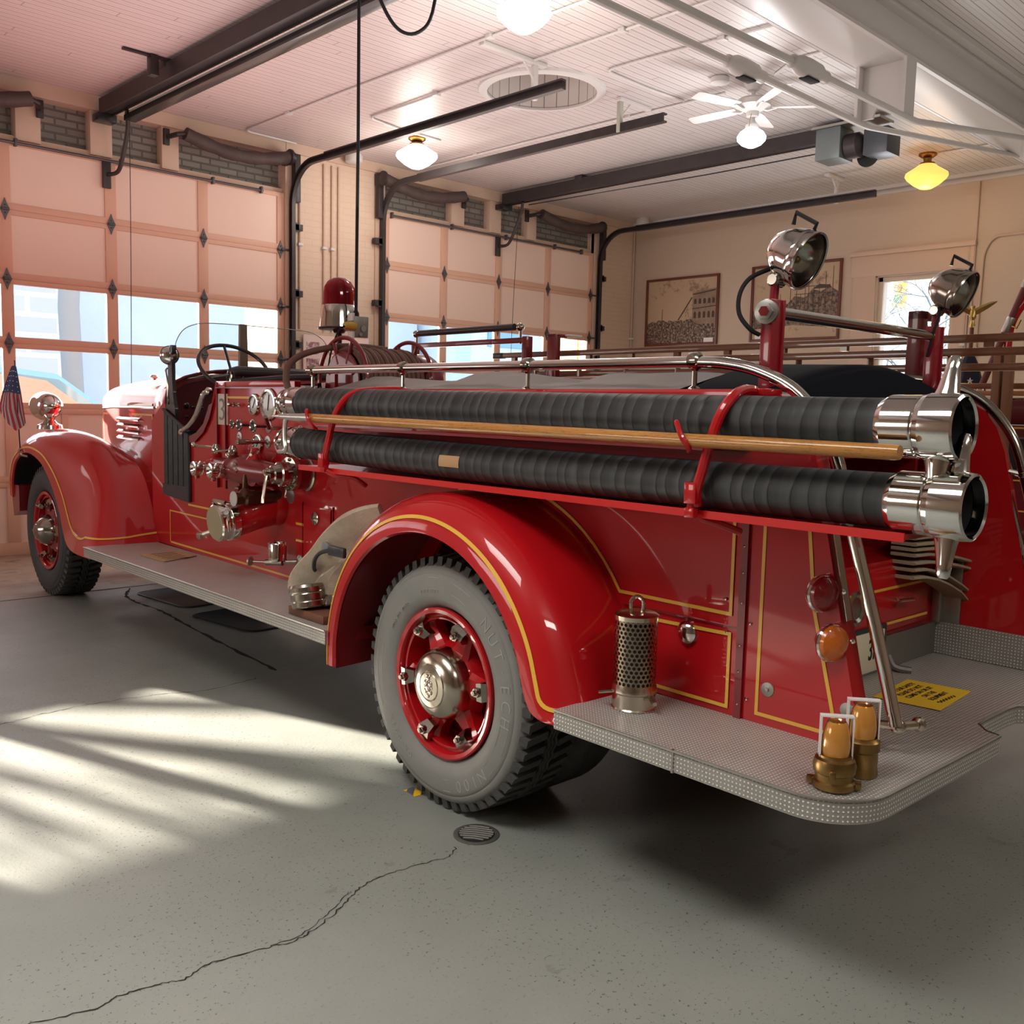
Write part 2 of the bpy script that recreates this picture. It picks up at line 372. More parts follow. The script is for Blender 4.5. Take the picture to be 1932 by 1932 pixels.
# ceiling with the round opening of the pole hole
HX,HY,HR=6.50,6.40,.50
mb=MB(); n=48
def rect(a,b,z=CZ): mb.add([(a[0],a[1],z),(b[0],a[1],z),(b[0],b[1],z),(a[0],b[1],z)],[[0,1,2,3]])
s=.8
YE=WY+.14
rect((-5,-5),(HX-s,YE)); rect((HX+s,-5),(WX+.3,YE)); rect((HX-s,-5),(HX+s,HY-s)); rect((HX-s,HY+s),(HX+s,YE))
sq=[];ci=[]
for i in range(n):
    a=2*PI*i/n; c_,s_=cos(a),sin(a); k=s/max(abs(c_),abs(s_)); sq.append((HX+c_*k,HY+s_*k,CZ)); ci.append((HX+c_*HR,HY+s_*HR,CZ))
corner=[(HX+s,HY+s,CZ)]
mb.rings([ci,sq]); 
for sx in (-1,1):
    for sy in (-1,1):
        a0=math.atan2(sy,sx); k1=[p for p in sq if (p[0]-HX)*sx>0 and abs(abs(p[0]-HX)-s)<1e-6 and (p[1]-HY)*sy>0]; k2=[p for p in sq if (p[1]-HY)*sy>0 and abs(abs(p[1]-HY)-s)<1e-6 and (p[0]-HX)*sx>0]
        p1=max(k1,key=lambda p:(p[1]-HY)*sy); p2=max(k2,key=lambda p:(p[0]-HX)*sx)
        if (V(p1)-V(p2)).length>1e-4: mb.add([p1,(HX+sx*s,HY+sy*s,CZ),p2],[[0,1,2]])
ceiling=struct('ceiling',mb,CEILM)
struct('ceiling_slab',MB().box((-5,-5,CZ+.45),(WX+.3,WY+.5,CZ+.5)),CWHITE)
sh=thing('ceiling_hole_shaft','x','shaft',(HX,HY,CZ),'r'); del sh['label']; del sh['category']; sh['kind']='structure'
SHM=mat('white_shaft_boards',(.60,.56,.53),.5); o_=sep(SHM)
at_=mth(SHM,'ARCTAN2',o_[1],o_[0]); g_=mth(SHM,'LESS_THAN',mth(SHM,'FRACT',mth(SHM,'MULTIPLY',at_,26/(2*PI))),.07); mixc(SHM,g_,(.60,.56,.53),(.22,.17,.15))
obj('board_lining',MB().rings([[(HX+HR*cos(2*PI*i/n),HY+HR*sin(2*PI*i/n),z) for i in range(n)] for z in (CZ-.01,CZ+.44)],True,False,True),SHM,sh)
obj('trim_ring',MB().rings([[(HX+r*cos(2*PI*i/n),HY+r*sin(2*PI*i/n),z) for i in range(n)] for r,z in ((HR,CZ),(HR,CZ-.03),(HR+.03,CZ-.035),(HR+.075,CZ-.02),(HR+.085,CZ))]),CWHITE,sh)
# trussed beam
bt=thing('ceiling_beam','x','beam',(7,3.4,4.05),'r'); del bt['label']; del bt['category']; bt['kind']='structure'
obj('beam_casing',MB().box((-5,3.27,4.05),(WX,3.62,CZ+.02),.006),CWHITE,bt,org=(0,0,0))
obj('edge_moulding',MB().box((-5,3.2,4.30),(WX,3.27,CZ)).box((-5,3.13,4.335),(WX,3.2,CZ)).box((-5,3.62,4.31),(WX,3.70,CZ)).box((-5,3.235,4.05),(WX,3.27,4.075)).box((-5,3.62,4.05),(WX,3.645,4.072)),CWHITE,bt)
qp=MB()
def Hplate():
    poly=[(3.25,3.68)]+[(3.42+.07*cos(a),3.68+.09*sin(a)) for a in [PI-PI*i/10 for i in range(11)]]+[(3.58,3.68),(3.58,4.05),(3.25,4.05)]
    qp.prism(poly,'x',7.03,7.05)
Hplate(); qp.box((6.96,3.225,3.66),(7.12,3.25,4.05)); qp.box((6.96,3.58,3.66),(7.12,3.605,4.05))
obj('strut_casting',qp,CWHITE,bt)
for y,zk,xk,x0,z0,xe in ((3.6,3.67,7.10,3.0,3.67,10.3),(3.22,3.63,7.06,3.0,3.58,10.0)):
    rod=obj('truss_rod',MB().tube([(x0,y,z0),(xk-.1,y,zk-.002),(xk,y,zk),(xk+.1,y,zk+.006),(xe,y,4.06)],.024,10),CWHITE,bt)
    xt=5.5 if y>3.5 else 5.62; zt=z0+(zk-z0)*(xt-x0)/(xk-x0)
    tb=MB().lathe((xt-.22,y,zt),(1,0,0),[(.026,0),(.04,.01),(.04,.05),(.058,.1),(.062,.2),(.058,.31),(.04,.36),(.04,.42),(.026,.43)],16)
    obj('turnbuckle',tb,CWHITE,rod); obj('turnbuckle_slot',MB().box((xt-.07,y-.034,zt-.066),(xt+.08,y+.034,zt-.052),.01),MATTE,rod)
# walls ------------------------------------------------------------------
DOORS=[(-3.27,.58),(1.99,5.85),(7.22,11.08)]
mb=MB()
edges=[-5]+[e for d in DOORS for e in d]+[WX+.3]
for i in range(0,len(edges),2): mb.box((edges[i],WY,0),(edges[i+1],WY+.24,CZ+.02))
struct('wall_front',mb,PBRICK)
mb=MB()
for x0,x1 in DOORS: mb.box((x0-.03,WY+.13,3.80),(x1+.03,WY+.24,CZ+.02))
struct('wall_header',mb,GBRICK)
struct('wall_left',MB().box((-5.2,-5,0),(-5,WY+.5,CZ+.5)),SIDEWALL)
struct('wall_back',MB().box((-5,-5.2,0),(WX+.3,-5,CZ+.5)),SIDEWALL)
WIN=(4.80,5.80,1.35,3.27)
struct('wall_right',MB().box((WX,-5,0),(WX+.3,WIN[0],CZ+.02)).box((WX,WIN[1],0),(WX+.3,WY+.5,CZ+.02)).box((WX,WIN[0],0),(WX+.3,WIN[1],WIN[2])).box((WX,WIN[0],WIN[3]),(WX+.3,WIN[1],CZ+.02)),SIDEWALL)
struct('trim_1',MB().box((WX-.05,-5,4.27),(WX,WY,CZ)).box((WX-.09,-5,4.33),(WX-.05,WY,CZ)),CWHITE)
struct('trim_2',MB().box((5.86,WY-.03,4.26),(7.2,WY,CZ)).box((11.1,WY-.03,4.26),(WX-.05,WY,CZ)),STUD)
for k,(x0,x1) in enumerate(DOORS):
    mb=MB(); y0,y1=WY-.025,WY+.13
    mb.box((x0-.05,y0,4.24),(x1+.05,y1,CZ))                      # board under the ceiling
    mb.box((x0-.02,WY+.05,3.81),(x1+.02,y1,3.87))
    for a,b in ((1.08,1.30),(1.75,1.96),(2.46,2.64)): mb.box((x0+a,y0+.03,3.83),(x0+b,y1,4.25),.004)
    mb.box((x0-.14,y0,0),(x0,WY+.05,4.25)); mb.box((x1,y0,0),(x1+.14,WY+.05,4.25))
    struct('trim_%d'%(k+3),mb,STUD)
# garage doors ------------------------------------------------------------
ZR=[0.0,.69,1.38,1.985,2.57,3.195,3.815]
def hinge_mb(x,z,edge=0):
    mb=MB(); w,h=.042,.10; y=WY-.012
    mb.prism([(x-w,z),(x-w*.35,z+h*.55),(x,z+h),(x+w*.35,z+h*.55),(x+w,z),(x+w*.35,z-h*.55),(x,z-h),(x-w*.35,z-h*.55)],'y',y,y+.008)
    mb.cyl((x-.03,y-.006,z),(x+.03,y-.006,z),.011,n=10); mb.sphere((x,y-.002,z+.035),.008,8); mb.sphere((x,y-.002,z-.035),.008,8)
    if edge: mb.cyl((x,y-.02,z),(x+edge*.09,y-.02,z),.012,n=8)
    return mb
def garage_door(k,x0,x1,seen):
    root=thing('door_%d'%k,'x','door',((x0+x1)/2,WY,0),'r'); del root['label']; del root['category']; root['kind']='structure'
    cols=[x0+.002+i*(x1-x0-.004)/4 for i in range(5)]
    for r in range(6):
        z0,z1=ZR[r]+.0004,ZR[r+1]-.0004; glass=r in ((2,3) if k>1 else (2,))
        fr=MB(); ya,yb=WY,WY+.045
        zt=.045; zb=.06 if r else .12
        fr.box((x0,ya,z0),(x1,yb,z0+zb),.003); fr.box((x0,ya,z1-zt),(x1,yb,z1),.003)
        for i in range(5):
            a=cols[i]-(.0 if i==0 else .055); b=cols[i]+(.0 if i==4 else .055)
            if i==0: b=cols[i]+.085
            if i==4: a=cols[i]-.085
            fr.box((a,ya,z0+zb-.002),(b,yb,z1-zt+.002),.003)
        if r in (0,1):
            for i in range(4):
                xa,xb=cols[i]+.12,cols[i+1]-.12
                fr.box(((xa+xb)/2-.03,ya,z0+zb),((xa+xb)/2+.03,yb,z1-zt),.003)
        sec=obj('door_section',fr,DOORF,root)
        if glass:
            g=MB()
            for i in range(4): g.add([(cols[i]+.04,WY+.025,z0+zb-.01),(cols[i+1]-.04,WY+.025,z0+zb-.01),(cols[i+1]-.04,WY+.025,z1-zt+.01),(cols[i]+.04,WY+.025,z1-zt+.01)],[[0,1,2,3]])
            obj('glass_panes',g,GLASS,sec)
        else:
            p=MB(); p.box((x0+.01,WY+.014,z0+.02),(x1-.01,WY+.03,z1-.02)); obj('panel',p,DOORP,sec)
    if seen:
        for z in ZR[1:6]:
            for i in range(5):
                x=cols[i]+(.05 if i==0 else -.05 if i==4 else 0)
                obj('hinge',hinge_mb(x,z,-1 if i==0 else 1 if i==4 else 0),LOCKGREY,root)
        rod=MB().cyl((x0+.12,WY-.03,3.79),(x1-.28,WY-.03,3.79),.014,n=8)
        rod=obj('top_rod',rod,LOCKGREY,root)
        for i in range(5): obj('rod_guide',MB().box((min(cols[i]+.1,x1-.3)-.012,WY-.05,3.76),(min(cols[i]+.1,x1-.3)+.012,WY-.0,3.83),.003),LOCKGREY,rod)
        xm=(x0+x1)/2-.03
        arm=obj('lift_arm',MB().tube([(xm+.02,9.30,4.19),(xm+.06,9.38,4.05),(xm+.06,9.50,3.82),(xm+.05,9.60,3.68),(xm,9.71,3.66)],.020,8,4),DKMETAL,root)
        obj('arm_bracket',MB().box((xm-.05,WY-.03,3.53),(xm+.03,WY-.002,3.80),.004),DKMETAL,arm)
        obj('pull_cord',MB().tube([(xm+.17,9.60,4.2),(xm+.17,9.62,3.0),(xm+.15,9.62,1.62)] if k==2 else [(xm+.24,9.60,4.2),(xm+.20,9.62,3.0),(xm+.17,9.62,2.2)],.004,6,4),DKMETAL,root)
    return root
for k,(x0,x1) in enumerate(DOORS): garage_door(k+1,x0,x1,k>0)
# springs, tracks ------------------------------------------------------------
def spring(xa,xb,label,dirn):
    root=thing('door_spring',label,'spring',((xa+xb)/2,9.58,4.05),'r',group='sagging spring covers over the garage doors')
    n_=14; pts=[]
    for i in range(n_+1):
        t=i/n_; pts.append((xa+(xb-xa)*t,9.58,4.17-.10*sin(PI*t)))
    obj('sleeve',MB().tube(pts,lambda t:.066+.006*sin(t*60)*(1 if .1<t<.9 else 0),14),mat_sleeve,root)
    e=(xa,9.58,4.17) if dirn>0 else (xb,9.58,4.17)
    f=(xb,9.58,4.17) if dirn>0 else (xa,9.58,4.17)
    mb=MB().lathe((e[0]-.04,9.58,4.17),(1,0,0),[(.03,0),(.085,.01),(.085,.035),(.06,.045),(.06,.07)],16)
    mb.box((e[0]-.035,9.6,4.10),(e[0]+.02,WY-.02,4.24),.004)
    obj('end_cap',mb,DKMETAL,root)
    s_=-1 if dirn>0 else 1
    mb=MB(); 
    mb.tube([(f[0],9.58,4.17),(f[0]-s_*.07,9.6,4.155),(f[0]-s_*.12,WY-.03,4.14)],.025,8); mb.box((f[0]-s_*.13-.03,WY-.03,4.06),(f[0]-s_*.13+.03,WY+.002,4.22),.004)
    obj('anchor_bracket',mb,DKMETAL,root)
mat_sleeve=mat('dark_spring_sleeve',(.05,.032,.03),.6,var=(6,.3,(.09,.06,.055)),bump=(30,.4))
spring(4.62,5.84,'dark sagging spring sleeve above left garage door, at its right corner',-1)
spring(2.02,3.15,'dark sagging spring sleeve above left garage door, at the frame edge',1)
spring(7.10,8.36,'dark sagging spring sleeve above right garage door, at its left corner',1)
spring(9.78,11.08,'dark sagging spring sleeve above right garage door, by room corner',-1)
def track(x,yend,label,s,grp='curved overhead tracks of the garage doors'):
    root=thing('door_track',label,'track',(x,WY-.1,0),'r',group=grp)
    def chan(pts,w=.045,d=.05):
        mb=MB(); pts=[V(p) for p in pts]; rs=[]
        for i,p in enumerate(pts):
            t=(pts[min(i+1,len(pts)-1)]-pts[max(i-1,0)]).normalized(); nn=t.cross(V((1,0,0))).normalized()
            c=[(0,-.5),(1,-.5),(1,-.32),(.22,-.32),(.22,.32),(1,.32),(1,.5),(0,.5)]
            rs.append([p+V((s*a*w,0,0))+nn*(b*d*1.3) for a,b in c])
        return mb.rings(rs,True,True,True)
    vert=[(x,WY-.075,z) for z in (0,1,2,3,3.62)]; R_=.42
    cur=[(x,WY-.075-R_+R_*cos(R(a)),3.68+R_*sin(R(a))) for a in range(0,91,9)]
    hor=[(x,y,4.10) for y in (9.0,8,7,6,yend)]
    obj('upright',chan(vert),DKMETAL,root); obj('curve',chan([vert[-1]]+cur+[hor[0]]),DKMETAL,root); obj('rail',chan(hor,.055,.062),DKMETAL,root)
    for z in (.6,1.5,2.15,2.72,3.45):
        obj('wall_bracket',MB().box((x-.05,WY-.10,z-.05),(x+.05,WY-.095,z+.05),.001).box((min(x,x-s*.1),WY-.10,z-.035),(max(x,x-s*.1),WY-.026,z+.035),.003),DKMETAL,root)
    obj('header_post',MB().box((x-.035-s*.03,WY-.11,3.72),(x+.035-s*.03,WY-.03,4.24),.004),DKMETAL,root)
    return root
track(5.93,5.57,'black curved door track over left garage door, ending below the round ceiling hole',-1)
track(7.13,5.5,'black curved door track at the left jamb of the right garage door',1)
track(11.17,5.44,'black curved door track running along the side wall with the pictures',-1)
def hanger(x,y,label,x2,kk):
    root=thing('track_hanger',label,'hanger',(x,y,4.1),'r',group='white angle hangers holding the door tracks')
    obj('ceiling_bar',MB().box((min(x,x2)-.05,y-.03,CZ-.035),(max(x,x2)+.1,y+.03,CZ-.002),.003),CWHITE,root)
    obj('drop_leg',MB().box((x-.03,y-.004,4.06),(x+.02,y+.035,CZ-.03),.003),kk,root)
    d=1 if x2>x else -1
    obj('brace',MB().tube([(x,y+.01,4.20),(x+d*.14,y+.01,CZ-.03)],.010,6),CWHITE,root)
hanger(5.95,5.93,'white angle hanger over the end of the left door track by the ceiling hole',5.38,CWHITE)
hanger(7.15,6.0,'greenish white angle hanger over the middle door track',7.45,mat('grey_green_angle_paint',(.42,.42,.36),.5))
hanger(11.2,5.95,'white angle hanger over the track beside the side wall',10.95,CWHITE)
def opener_rail(x,y1,label,left):
    root=thing('opener_rail',label,'rail',(x,9.6,4.2),'r')
    obj('channel',MB().box((x-.05,y1,4.20),(x+.05,9.66,4.32),.004).box((x-.065,y1,4.19),(x-.05,9.64,4.33)).box((x+.05,y1,4.19),(x+.065,9.64,4.33)),DKMETAL,root)
    obj('end_bracket',MB().box((x-.09,9.60,4.13),(x+.09,9.745,4.20),.004),BLACK,root)
    obj('carriage',MB().box((x-.07,8.22 if not left else 8.2,4.30),(x+.12,8.34,CZ-.002),.006),DKMETAL,root)
    if left:
        obj('light_bar',MB().box((x+.075,y1,4.16),(x+.115,9.4,4.185)),WHITE,root)
        obj('lower_channel',MB().box((x+.05,y1,4.10),(x+.16,9.35,4.15),.003),BLACK,root)
        obj('hanger_strap',MB().box((x-.42,8.2,CZ-.02),(x+.05,8.24,CZ-.001)).box((x-.2,8.18,4.20),(x-.13,8.26,CZ-.01),.003),DKMETAL,root)
    else:
        obj('cord',MB().tube([(x+.10,9.3,4.17),(x+.13,8,4.16),(x+.13,6.5,4.14),(x+.12,5.1,4.14)],.007,6),BLACK,root)
    return root
opener_rail(3.85,1.2,'long dark opener rail along the ceiling above the left garage door',True)
opener_rail(9.15,5.06,'dark opener rail along the ceiling above the right garage door',False)
op=thing('opener_motor','grey boxed door opener motor hanging under the ceiling at its rail end','door opener',(9.2,4.8,4.0),'r')
obj('control_box',MB().box((9.02,4.80,4.00),(9.30,5.06,4.30),.006),GREY,op)
mo=obj('motor',MB().lathe((9.16,4.80,4.12),(0,-1,0),[(.10,0),(.12,.02),(.12,.14),(.09,.17),(.05,.19)],24),DKMETAL,op)
obj('pulley',MB().lathe((9.32,4.66,4.05),(1,0,0),[(.02,0),(.11,.005),(.11,.02),(.02,.025)],24),MATTE,mo)
obj('relay_box',MB().box((9.10,4.36,4.00),(9.38,4.60,4.24),.006),mat('dark_machine_paint',(.05,.055,.065),.4),op)
obj('mount_plate',MB().box((9.0,4.4,4.30),(9.3,5.1,4.325)).box((9.02,4.5,4.3),(9.06,4.56,CZ)).box((9.24,4.9,4.3),(9.28,4.96,CZ)),STEEL,op)
obj('wiring',MB().tube([(9.2,4.78,4.25),(9.3,4.7,4.15),(9.25,4.62,4.02),(9.32,4.58,4.12)],.012,6,4),MATTE,op)
# ceiling conduits -----------------------------------------------------------
def conduit(pts,label,r=.011,z=CZ-.014):
    pp=[V((*p,z)) if len(p)==2 else V(p) for p in pts]
    q=[pp[0]]
    for i in range(1,len(pp)-1):
        a,b,c=pp[i-1],pp[i],pp[i+1]; d=.09
        p=b+(a-b).normalized()*min(d,(a-b).length/2.2); r_=b+(c-b).normalized()*min(d,(c-b).length/2.2)
        for t in (0,.25,.5,.75,1): q.append((1-t)**2*p+2*t*(1-t)*b+t*t*r_)
    q.append(pp[-1])
    root=thing('conduit',label,'conduit',tuple(pp[0]),'r',group='thin painted conduits')
    obj('pipe',MB().tube(q,r,8),CWHITE if pp[0].z>4 and len(pts[0])==2 else STUD,root)
    for i in range(len(pp)-1):
        m_=(pp[i]+pp[i+1])/2
        if (pp[i]-pp[i+1]).length>1: obj('clip',MB().box(m_-V((.03,.03,.016)),m_+V((.03,.03,.014)),.002),CWHITE,root)
conduit([(5.95,9.66),(5.31,9.64),(5.29,7.84),(5.3,3.75)],'white conduit on the ceiling bending at the left garage door corner')
conduit([(6.94,8.36),(6.38,8.34),(5.92,8.25),(5.89,6.11),(5.89,3.8)],'white conduit on the ceiling leading to the globe lamp near the door pillar')
conduit([(7.57,5.61),(7.05,5.64),(6.47,5.62),(6.48,5.19),(6.58,3.8)],'white conduit loop on the ceiling left of the fan')
conduit([(7.58,9.58),(7.59,7.4),(7.63,5.2)],'white conduit on the ceiling crossing to the fan')
conduit([(10.84,4.6),(10.84,3.72)],'white conduit on the ceiling running to the amber lamp')
conduit([(7.3,3.8),(7.28,4.31),(7.50,4.62)],'white bent conduit on the ceiling between beam and fan')
for x,l_ in ((6.04,'leftmost'),(6.36,'second'),(6.47,'third'),(6.56,'rightmost')):
    conduit([(x,WY-.016,4.22),(x,WY-.016,2.34 if x<6.5 else 1.2)],l_+' vertical pipe on the brick pillar between the garage doors',.013)
conduit([(12.0,WY-.02,4.24),(12.0,WY-.02,1.0)],'vertical pipe in the far room corner')
conduit([(WX-.018,4.60,4.27),(WX-.018,4.60,1.2)],'tall vertical pipe on the side wall right of the window')
conduit([(WX-.02,3.2,3.62),(WX-.02,4.40,3.62),(WX-.02,4.50,3.45),(WX-.02,4.53,1.2)],'pipe bending down the side wall beside the searchlight',.016)
conduit([(WX-.03,4.66,3.55),(WX-.03,4.66,1.2)],'short dark-edged pipe hugging the window casing',.014)
jb=thing('ceiling_junction_box','round white junction box under the ceiling at the door pillar','box',(6.68,9.6,4.3),'r')
obj('body',MB().lathe((6.68,9.6,CZ),(0,0,-1),[(.09,0),(.10,.02),(.10,.09),(.06,.11)],20),CWHITE,jb)
jb=thing('ceiling_junction_box','white junction box under the ceiling in the far corner','box',(11.75,9.3,4.3),'r')
obj('body',MB().lathe((11.72,9.35,CZ),(0,0,-1),[(.09,0),(.10,.02),(.10,.10),(.06,.12)],20),CWHITE,jb)
# window in the side wall -----------------------------------------------------------
wn=thing('window_1','x','window',(WX,5.3,WIN[2]),'r'); del wn['label']; del wn['category']; wn['kind']='structure'
y0,y1,z0,z1=WIN
cs=MB(); cs.box((WX-.03,y0-.17,z0-.1),(WX,y0,z1),.003); cs.box((WX-.03,y1,z0-.1),(WX,y1+.30,z1),.003); cs.box((WX-.035,y0-.20,z1),(WX,y1+.33,z1+.28),.004); cs.box((WX-.07,y0-.22,z1+.26),(WX,y1+.35,z1+.32),.006); cs.box((WX-.09,y0-.2,z0-.12),(WX,y1+.33,z0-.06),.005)
obj('casing',cs,STUD,wn)
sm_=MB()
for a,b in ((y0,y0+.07),(y1-.07,y1)): sm_.box((WX+.05,a,z0),(WX+.11,b,z1),.004)
sm_.box((WX+.05,y0,z1-.07),(WX+.11,y1,z1),.004); sm_.box((WX+.05,y0,z0),(WX+.11,y1,z0+.08),.004); sm_.box((WX+.05,y0,2.22),(WX+.11,y1,2.28),.004)
sm_.box((WX+.0,y0,z0),(WX+.3,y0+.015,z1)); sm_.box((WX,y1-.015,z0),(WX+.3,y1,z1)); sm_.box((WX,y0,z1-.015),(WX+.3,y1,z1)); sm_.box((WX+.02,y0,z0),(WX+.3,y1,z0+.02))
obj('sash',sm_,CREAM,wn)
obj('glass_panes',MB().add([(WX+.08,y0+.05,z0+.05),(WX+.08,y1-.05,z0+.05),(WX+.08,y1-.05,z1-.05),(WX+.08,y0+.05,z1-.05)],[[0,1,2,3]]),GLASS,wn)
# framed historic pictures -----------------------------------------------------------
SEP=(.50,.36,.24)
def sepia(name,dark,lo,hi,sc,thr):
    m=mat(name,SEP,.5); a=noise(m,sc,8,rough=.75); hi_=(.27,.19,.13) if 'building' in name or 'ruins' in name else SEP; c=ramp(m,a,[(thr-.06,dark),(thr+.05,(.24,.16,.11)),(thr+.12,hi_),(1,(.42,.31,.22))]); n,l,b=nd(m); l.new(c,b.inputs['Base Color']); return m
def picture(ya,yb,z0,z1,label,kind):
    root=thing('framed_picture',label,'picture',(WX-.02,(ya+yb)/2,z0),'r')
    f=MB(); w=.035; x0,x1=WX-.035,WX-.003
    f.box((x0,ya,z0),(x1,ya+w,z1),.004); f.box((x0,yb-w,z0),(x1,yb,z1),.004); f.box((x0,ya+w-.001,z0),(x1,yb-w+.001,z0+w),.004); f.box((x0,ya+w-.001,z1-w),(x1,yb-w+.001,z1),.004)
    obj('frame',f,mat('mahogany_frame_%s'%kind,(.13,.035,.02),.35),root)
    X=WX-.012
    def quad(a,b,c,d,o=0): return MB().add([(X-o,a,b),(X-o,c,b),(X-o,c,d),(X-o,a,d)],[[0,1,2,3]])
    ph=obj('photograph',quad(ya+w,z0+w,yb-w,z1-w),sepia('sepia_sky_%s'%kind,(.36,.25,.17),0,0,1.6,.30),root)
    W=yb-ya-2*w; Hh=z1-z0-2*w; P=lambda u,v:(yb-w-u*W,z0+w+v*Hh)     # u from the left edge as seen
    def poly(name,pts,m,o): return obj(name,MB().prism([P(*p) for p in pts],'x',X-o-.0006,X-o),m,ph)
    dk=mat('sepia_dark_%s'%kind,(.07,.045,.035),.6)
    if kind=='a':
        poly('stone_building',[(.66,.05),(.66,.72),(.70,.75),(.72,.82),(.76,.80),(.98,.83),(1,.83),(1,.05)],sepia('sepia_building',(.12,.08,.06),0,0,7,.36),.001)
        wm=MB()
        for i,u in enumerate((.70,.765,.83,.895,.955)):
            for v,h in ((.60,.09),(.38,.12),(.20,.10)):
                a=[P(u+.018*cos(t),v+h*.6+.03*sin(t)) for t in [PI*k/6 for k in range(7)]]+[P(u-.018,v),P(u+.018,v)]
                wm.prism(a,'x',X-.0024,X-.0018)
        wm.prism([P(.66,.74),P(.98,.79),P(.98,.81),P(.66,.76)],'x',X-.0024,X-.0018); wm.prism([P(.66,.52),P(1,.55),P(1,.565),P(.66,.535)],'x',X-.0024,X-.0018)
        obj('building_windows',wm,dk,ph)
        crowd=[(0,0),(0,.33)]+[(i/24,.33+.05*random.random()+(.03 if i%4==0 else 0)) for i in range(1,17)]+[(.72,.30),(.85,.26),(1,.22),(1,0)]
        poly('crowd',crowd,sepia('sepia_crowd',(.04,.03,.028),0,0,30,.50),.003)
        poly('ladder',[(.45,.36),(.47,.36),(.66,.70),(.645,.71)],dk,.004); poly('pole',[(.215,.2),(.225,.2),(.228,.55),(.22,.55)],dk,.004)
        poly('smoke',[(.46,.38),(.58,.36),(.66,.60),(.62,.66)],sepia('sepia_smoke',(.20,.14,.10),0,0,12,.4),.0005)
    else:
        poly('ruins',[(0,.12),(0,.40),(.1,.44),(.2,.42),(.3,.50),(.42,.48),(.5,.58),(.62,.55),(.7,.66),(.8,.62),(.9,.68),(1,.60),(1,.12)],sepia('sepia_ruins',(.05,.035,.03),0,0,16,.5),.001)
        mm=MB()
        for u,v0,v1 in ((.08,.35,.5),(.33,.3,.62),(.45,.35,.78),(.52,.3,.66),(.62,.3,.72),(.66,.35,.9),(.72,.4,.7),(.78,.35,.74),(.85,.4,.88),(.93,.4,.95),(.57,.4,.6)): mm.prism([P(u-.004,v0),P(u+.004,v0),P(u+.003,v1),P(u-.003,v1)],'x',X-.0024,X-.0018)
        for v,u0,u1 in ((.34,.3,.8),(.60,.5,.98),(.70,.62,.9),(.16,.0,1)): mm.prism([P(u0,v-.006),P(u1,v-.002),P(u1,v+.006),P(u0,v+.004)],'x',X-.0024,X-.0018)
        obj('masts',mm,dk,ph)
        poly('dark_roof',[(.70,.66),(.78,.72),(.9,.70),(.92,.66)],dk,.003); poly('foreground',[(0,0),(0,.14),(.5,.18),(1,.12),(1,0)],sepia('sepia_ground',(.22,.15,.10),0,0,9,.3),.002)
    u=.84 if kind=='a' else .04
    obj('caption_card',MB().box((X-.006,P(u+.13,0)[0],z0+.03),(X-.004,P(u,0)[0],z0+.10)),WHITE,root)
picture(8.15,9.47,2.49,3.50,'left framed sepia photograph on side wall, crowd before a stone building','a')
picture(6.26,7.61,2.50,3.54,'larger framed sepia photograph behind the searchlight, ruins with masts','b')
# poster on the pillar -----------------------------------------------------------
po=thing('wall_poster','pink poster of small fire truck photos on the pillar behind the red beacon','poster',(6.5,WY-.03,1.3),'r')
obj('sheet',MB().box((6.07,WY-.042,1.25),(6.98,WY-.030,2.28),.002),mat('pale_pink_poster',(.80,.60,.56),.5),po)
pm=mat('poster_photos',(.5,.4,.4),.5); a_=noise(pm,28,6); n,l,b=nd(pm); l.new(ramp(pm,a_,[(.35,(.16,.08,.12)),(.5,(.45,.20,.22)),(.62,(.72,.68,.74))]),b.inputs['Base Color'])
for i in range(4):
    for j in range(5):
        if j<2 and i in (1,2): continue
        obj('printed_photo',MB().box((6.11+i*.215,WY-.0445,2.06-j*.19),(6.28+i*.215,WY-.042,2.20-j*.19)),pm,po)
obj('swoosh',MB().strip([(6.30,WY-.043,2.2),(6.36,WY-.043,2.0),(6.48,WY-.043,1.86),(6.6,WY-.043,1.80)],.02,(0,-1,0)),WHITE,po)
tb=MB()
for r_ in range(6):
    x=6.42+.012*r_
    while x<6.66:
        w=random.uniform(.02,.045); tb.box((x,WY-.0435,2.16-r_*.045),(x+w,WY-.042,2.185-r_*.045)); x+=w+.012
obj('printed_text',tb,mat('poster_red_ink',(.62,.16,.16),.5),po)
# light fixtures -----------------------------------------------------------
def globe(x,y,zt,r,hgt,label,em,st,neck=.05,wat=60,warm=(1,.93,.82)):
    root=thing('globe_lamp',label,'lamp',(x,y,CZ),'r')
    obj('canopy',MB().lathe((x,y,CZ),(0,0,-1),[(r*.42,0),(r*.42,.02),(r*.30,.04),(r*.2,.05),(r*.18,neck),(r*.35,neck+.015),(r*.38,neck+.04)],24),BRASS if neck<.1 else CREAM,root)
    z=CZ-neck-.03; h=hgt
    prof=[(r*.36,0),(r*.55,.03*h/.24),(r*.97,.085*h/.24),(r,.11*h/.24),(r*.93,.135*h/.24),(r*.62,.19*h/.24),(r*.30,.228*h/.24),(0,.24*h/.24)]
    m=mat('lit_globe_%s'%label[:12].replace(' ','_'),em,.3,emit=em,es=st)
    obj('glass_globe',MB().lathe((x,y,z),(0,0,-1),prof,32,False),m,root,ang=80)
    ld=bpy.data.lights.new('globe_light','POINT'); ld.energy=wat; ld.color=warm; ld.shadow_soft_size=r; lo=bpy.data.objects.new('globe_light',ld); C.objects.link(lo); lo.location=(x,y,z-h-r*.9)
globe(6.73,8.5,4.3,.225,.25,'lit white schoolhouse globe lamp above the garage door pillar',(1,.95,.86),3.0,.05,14)
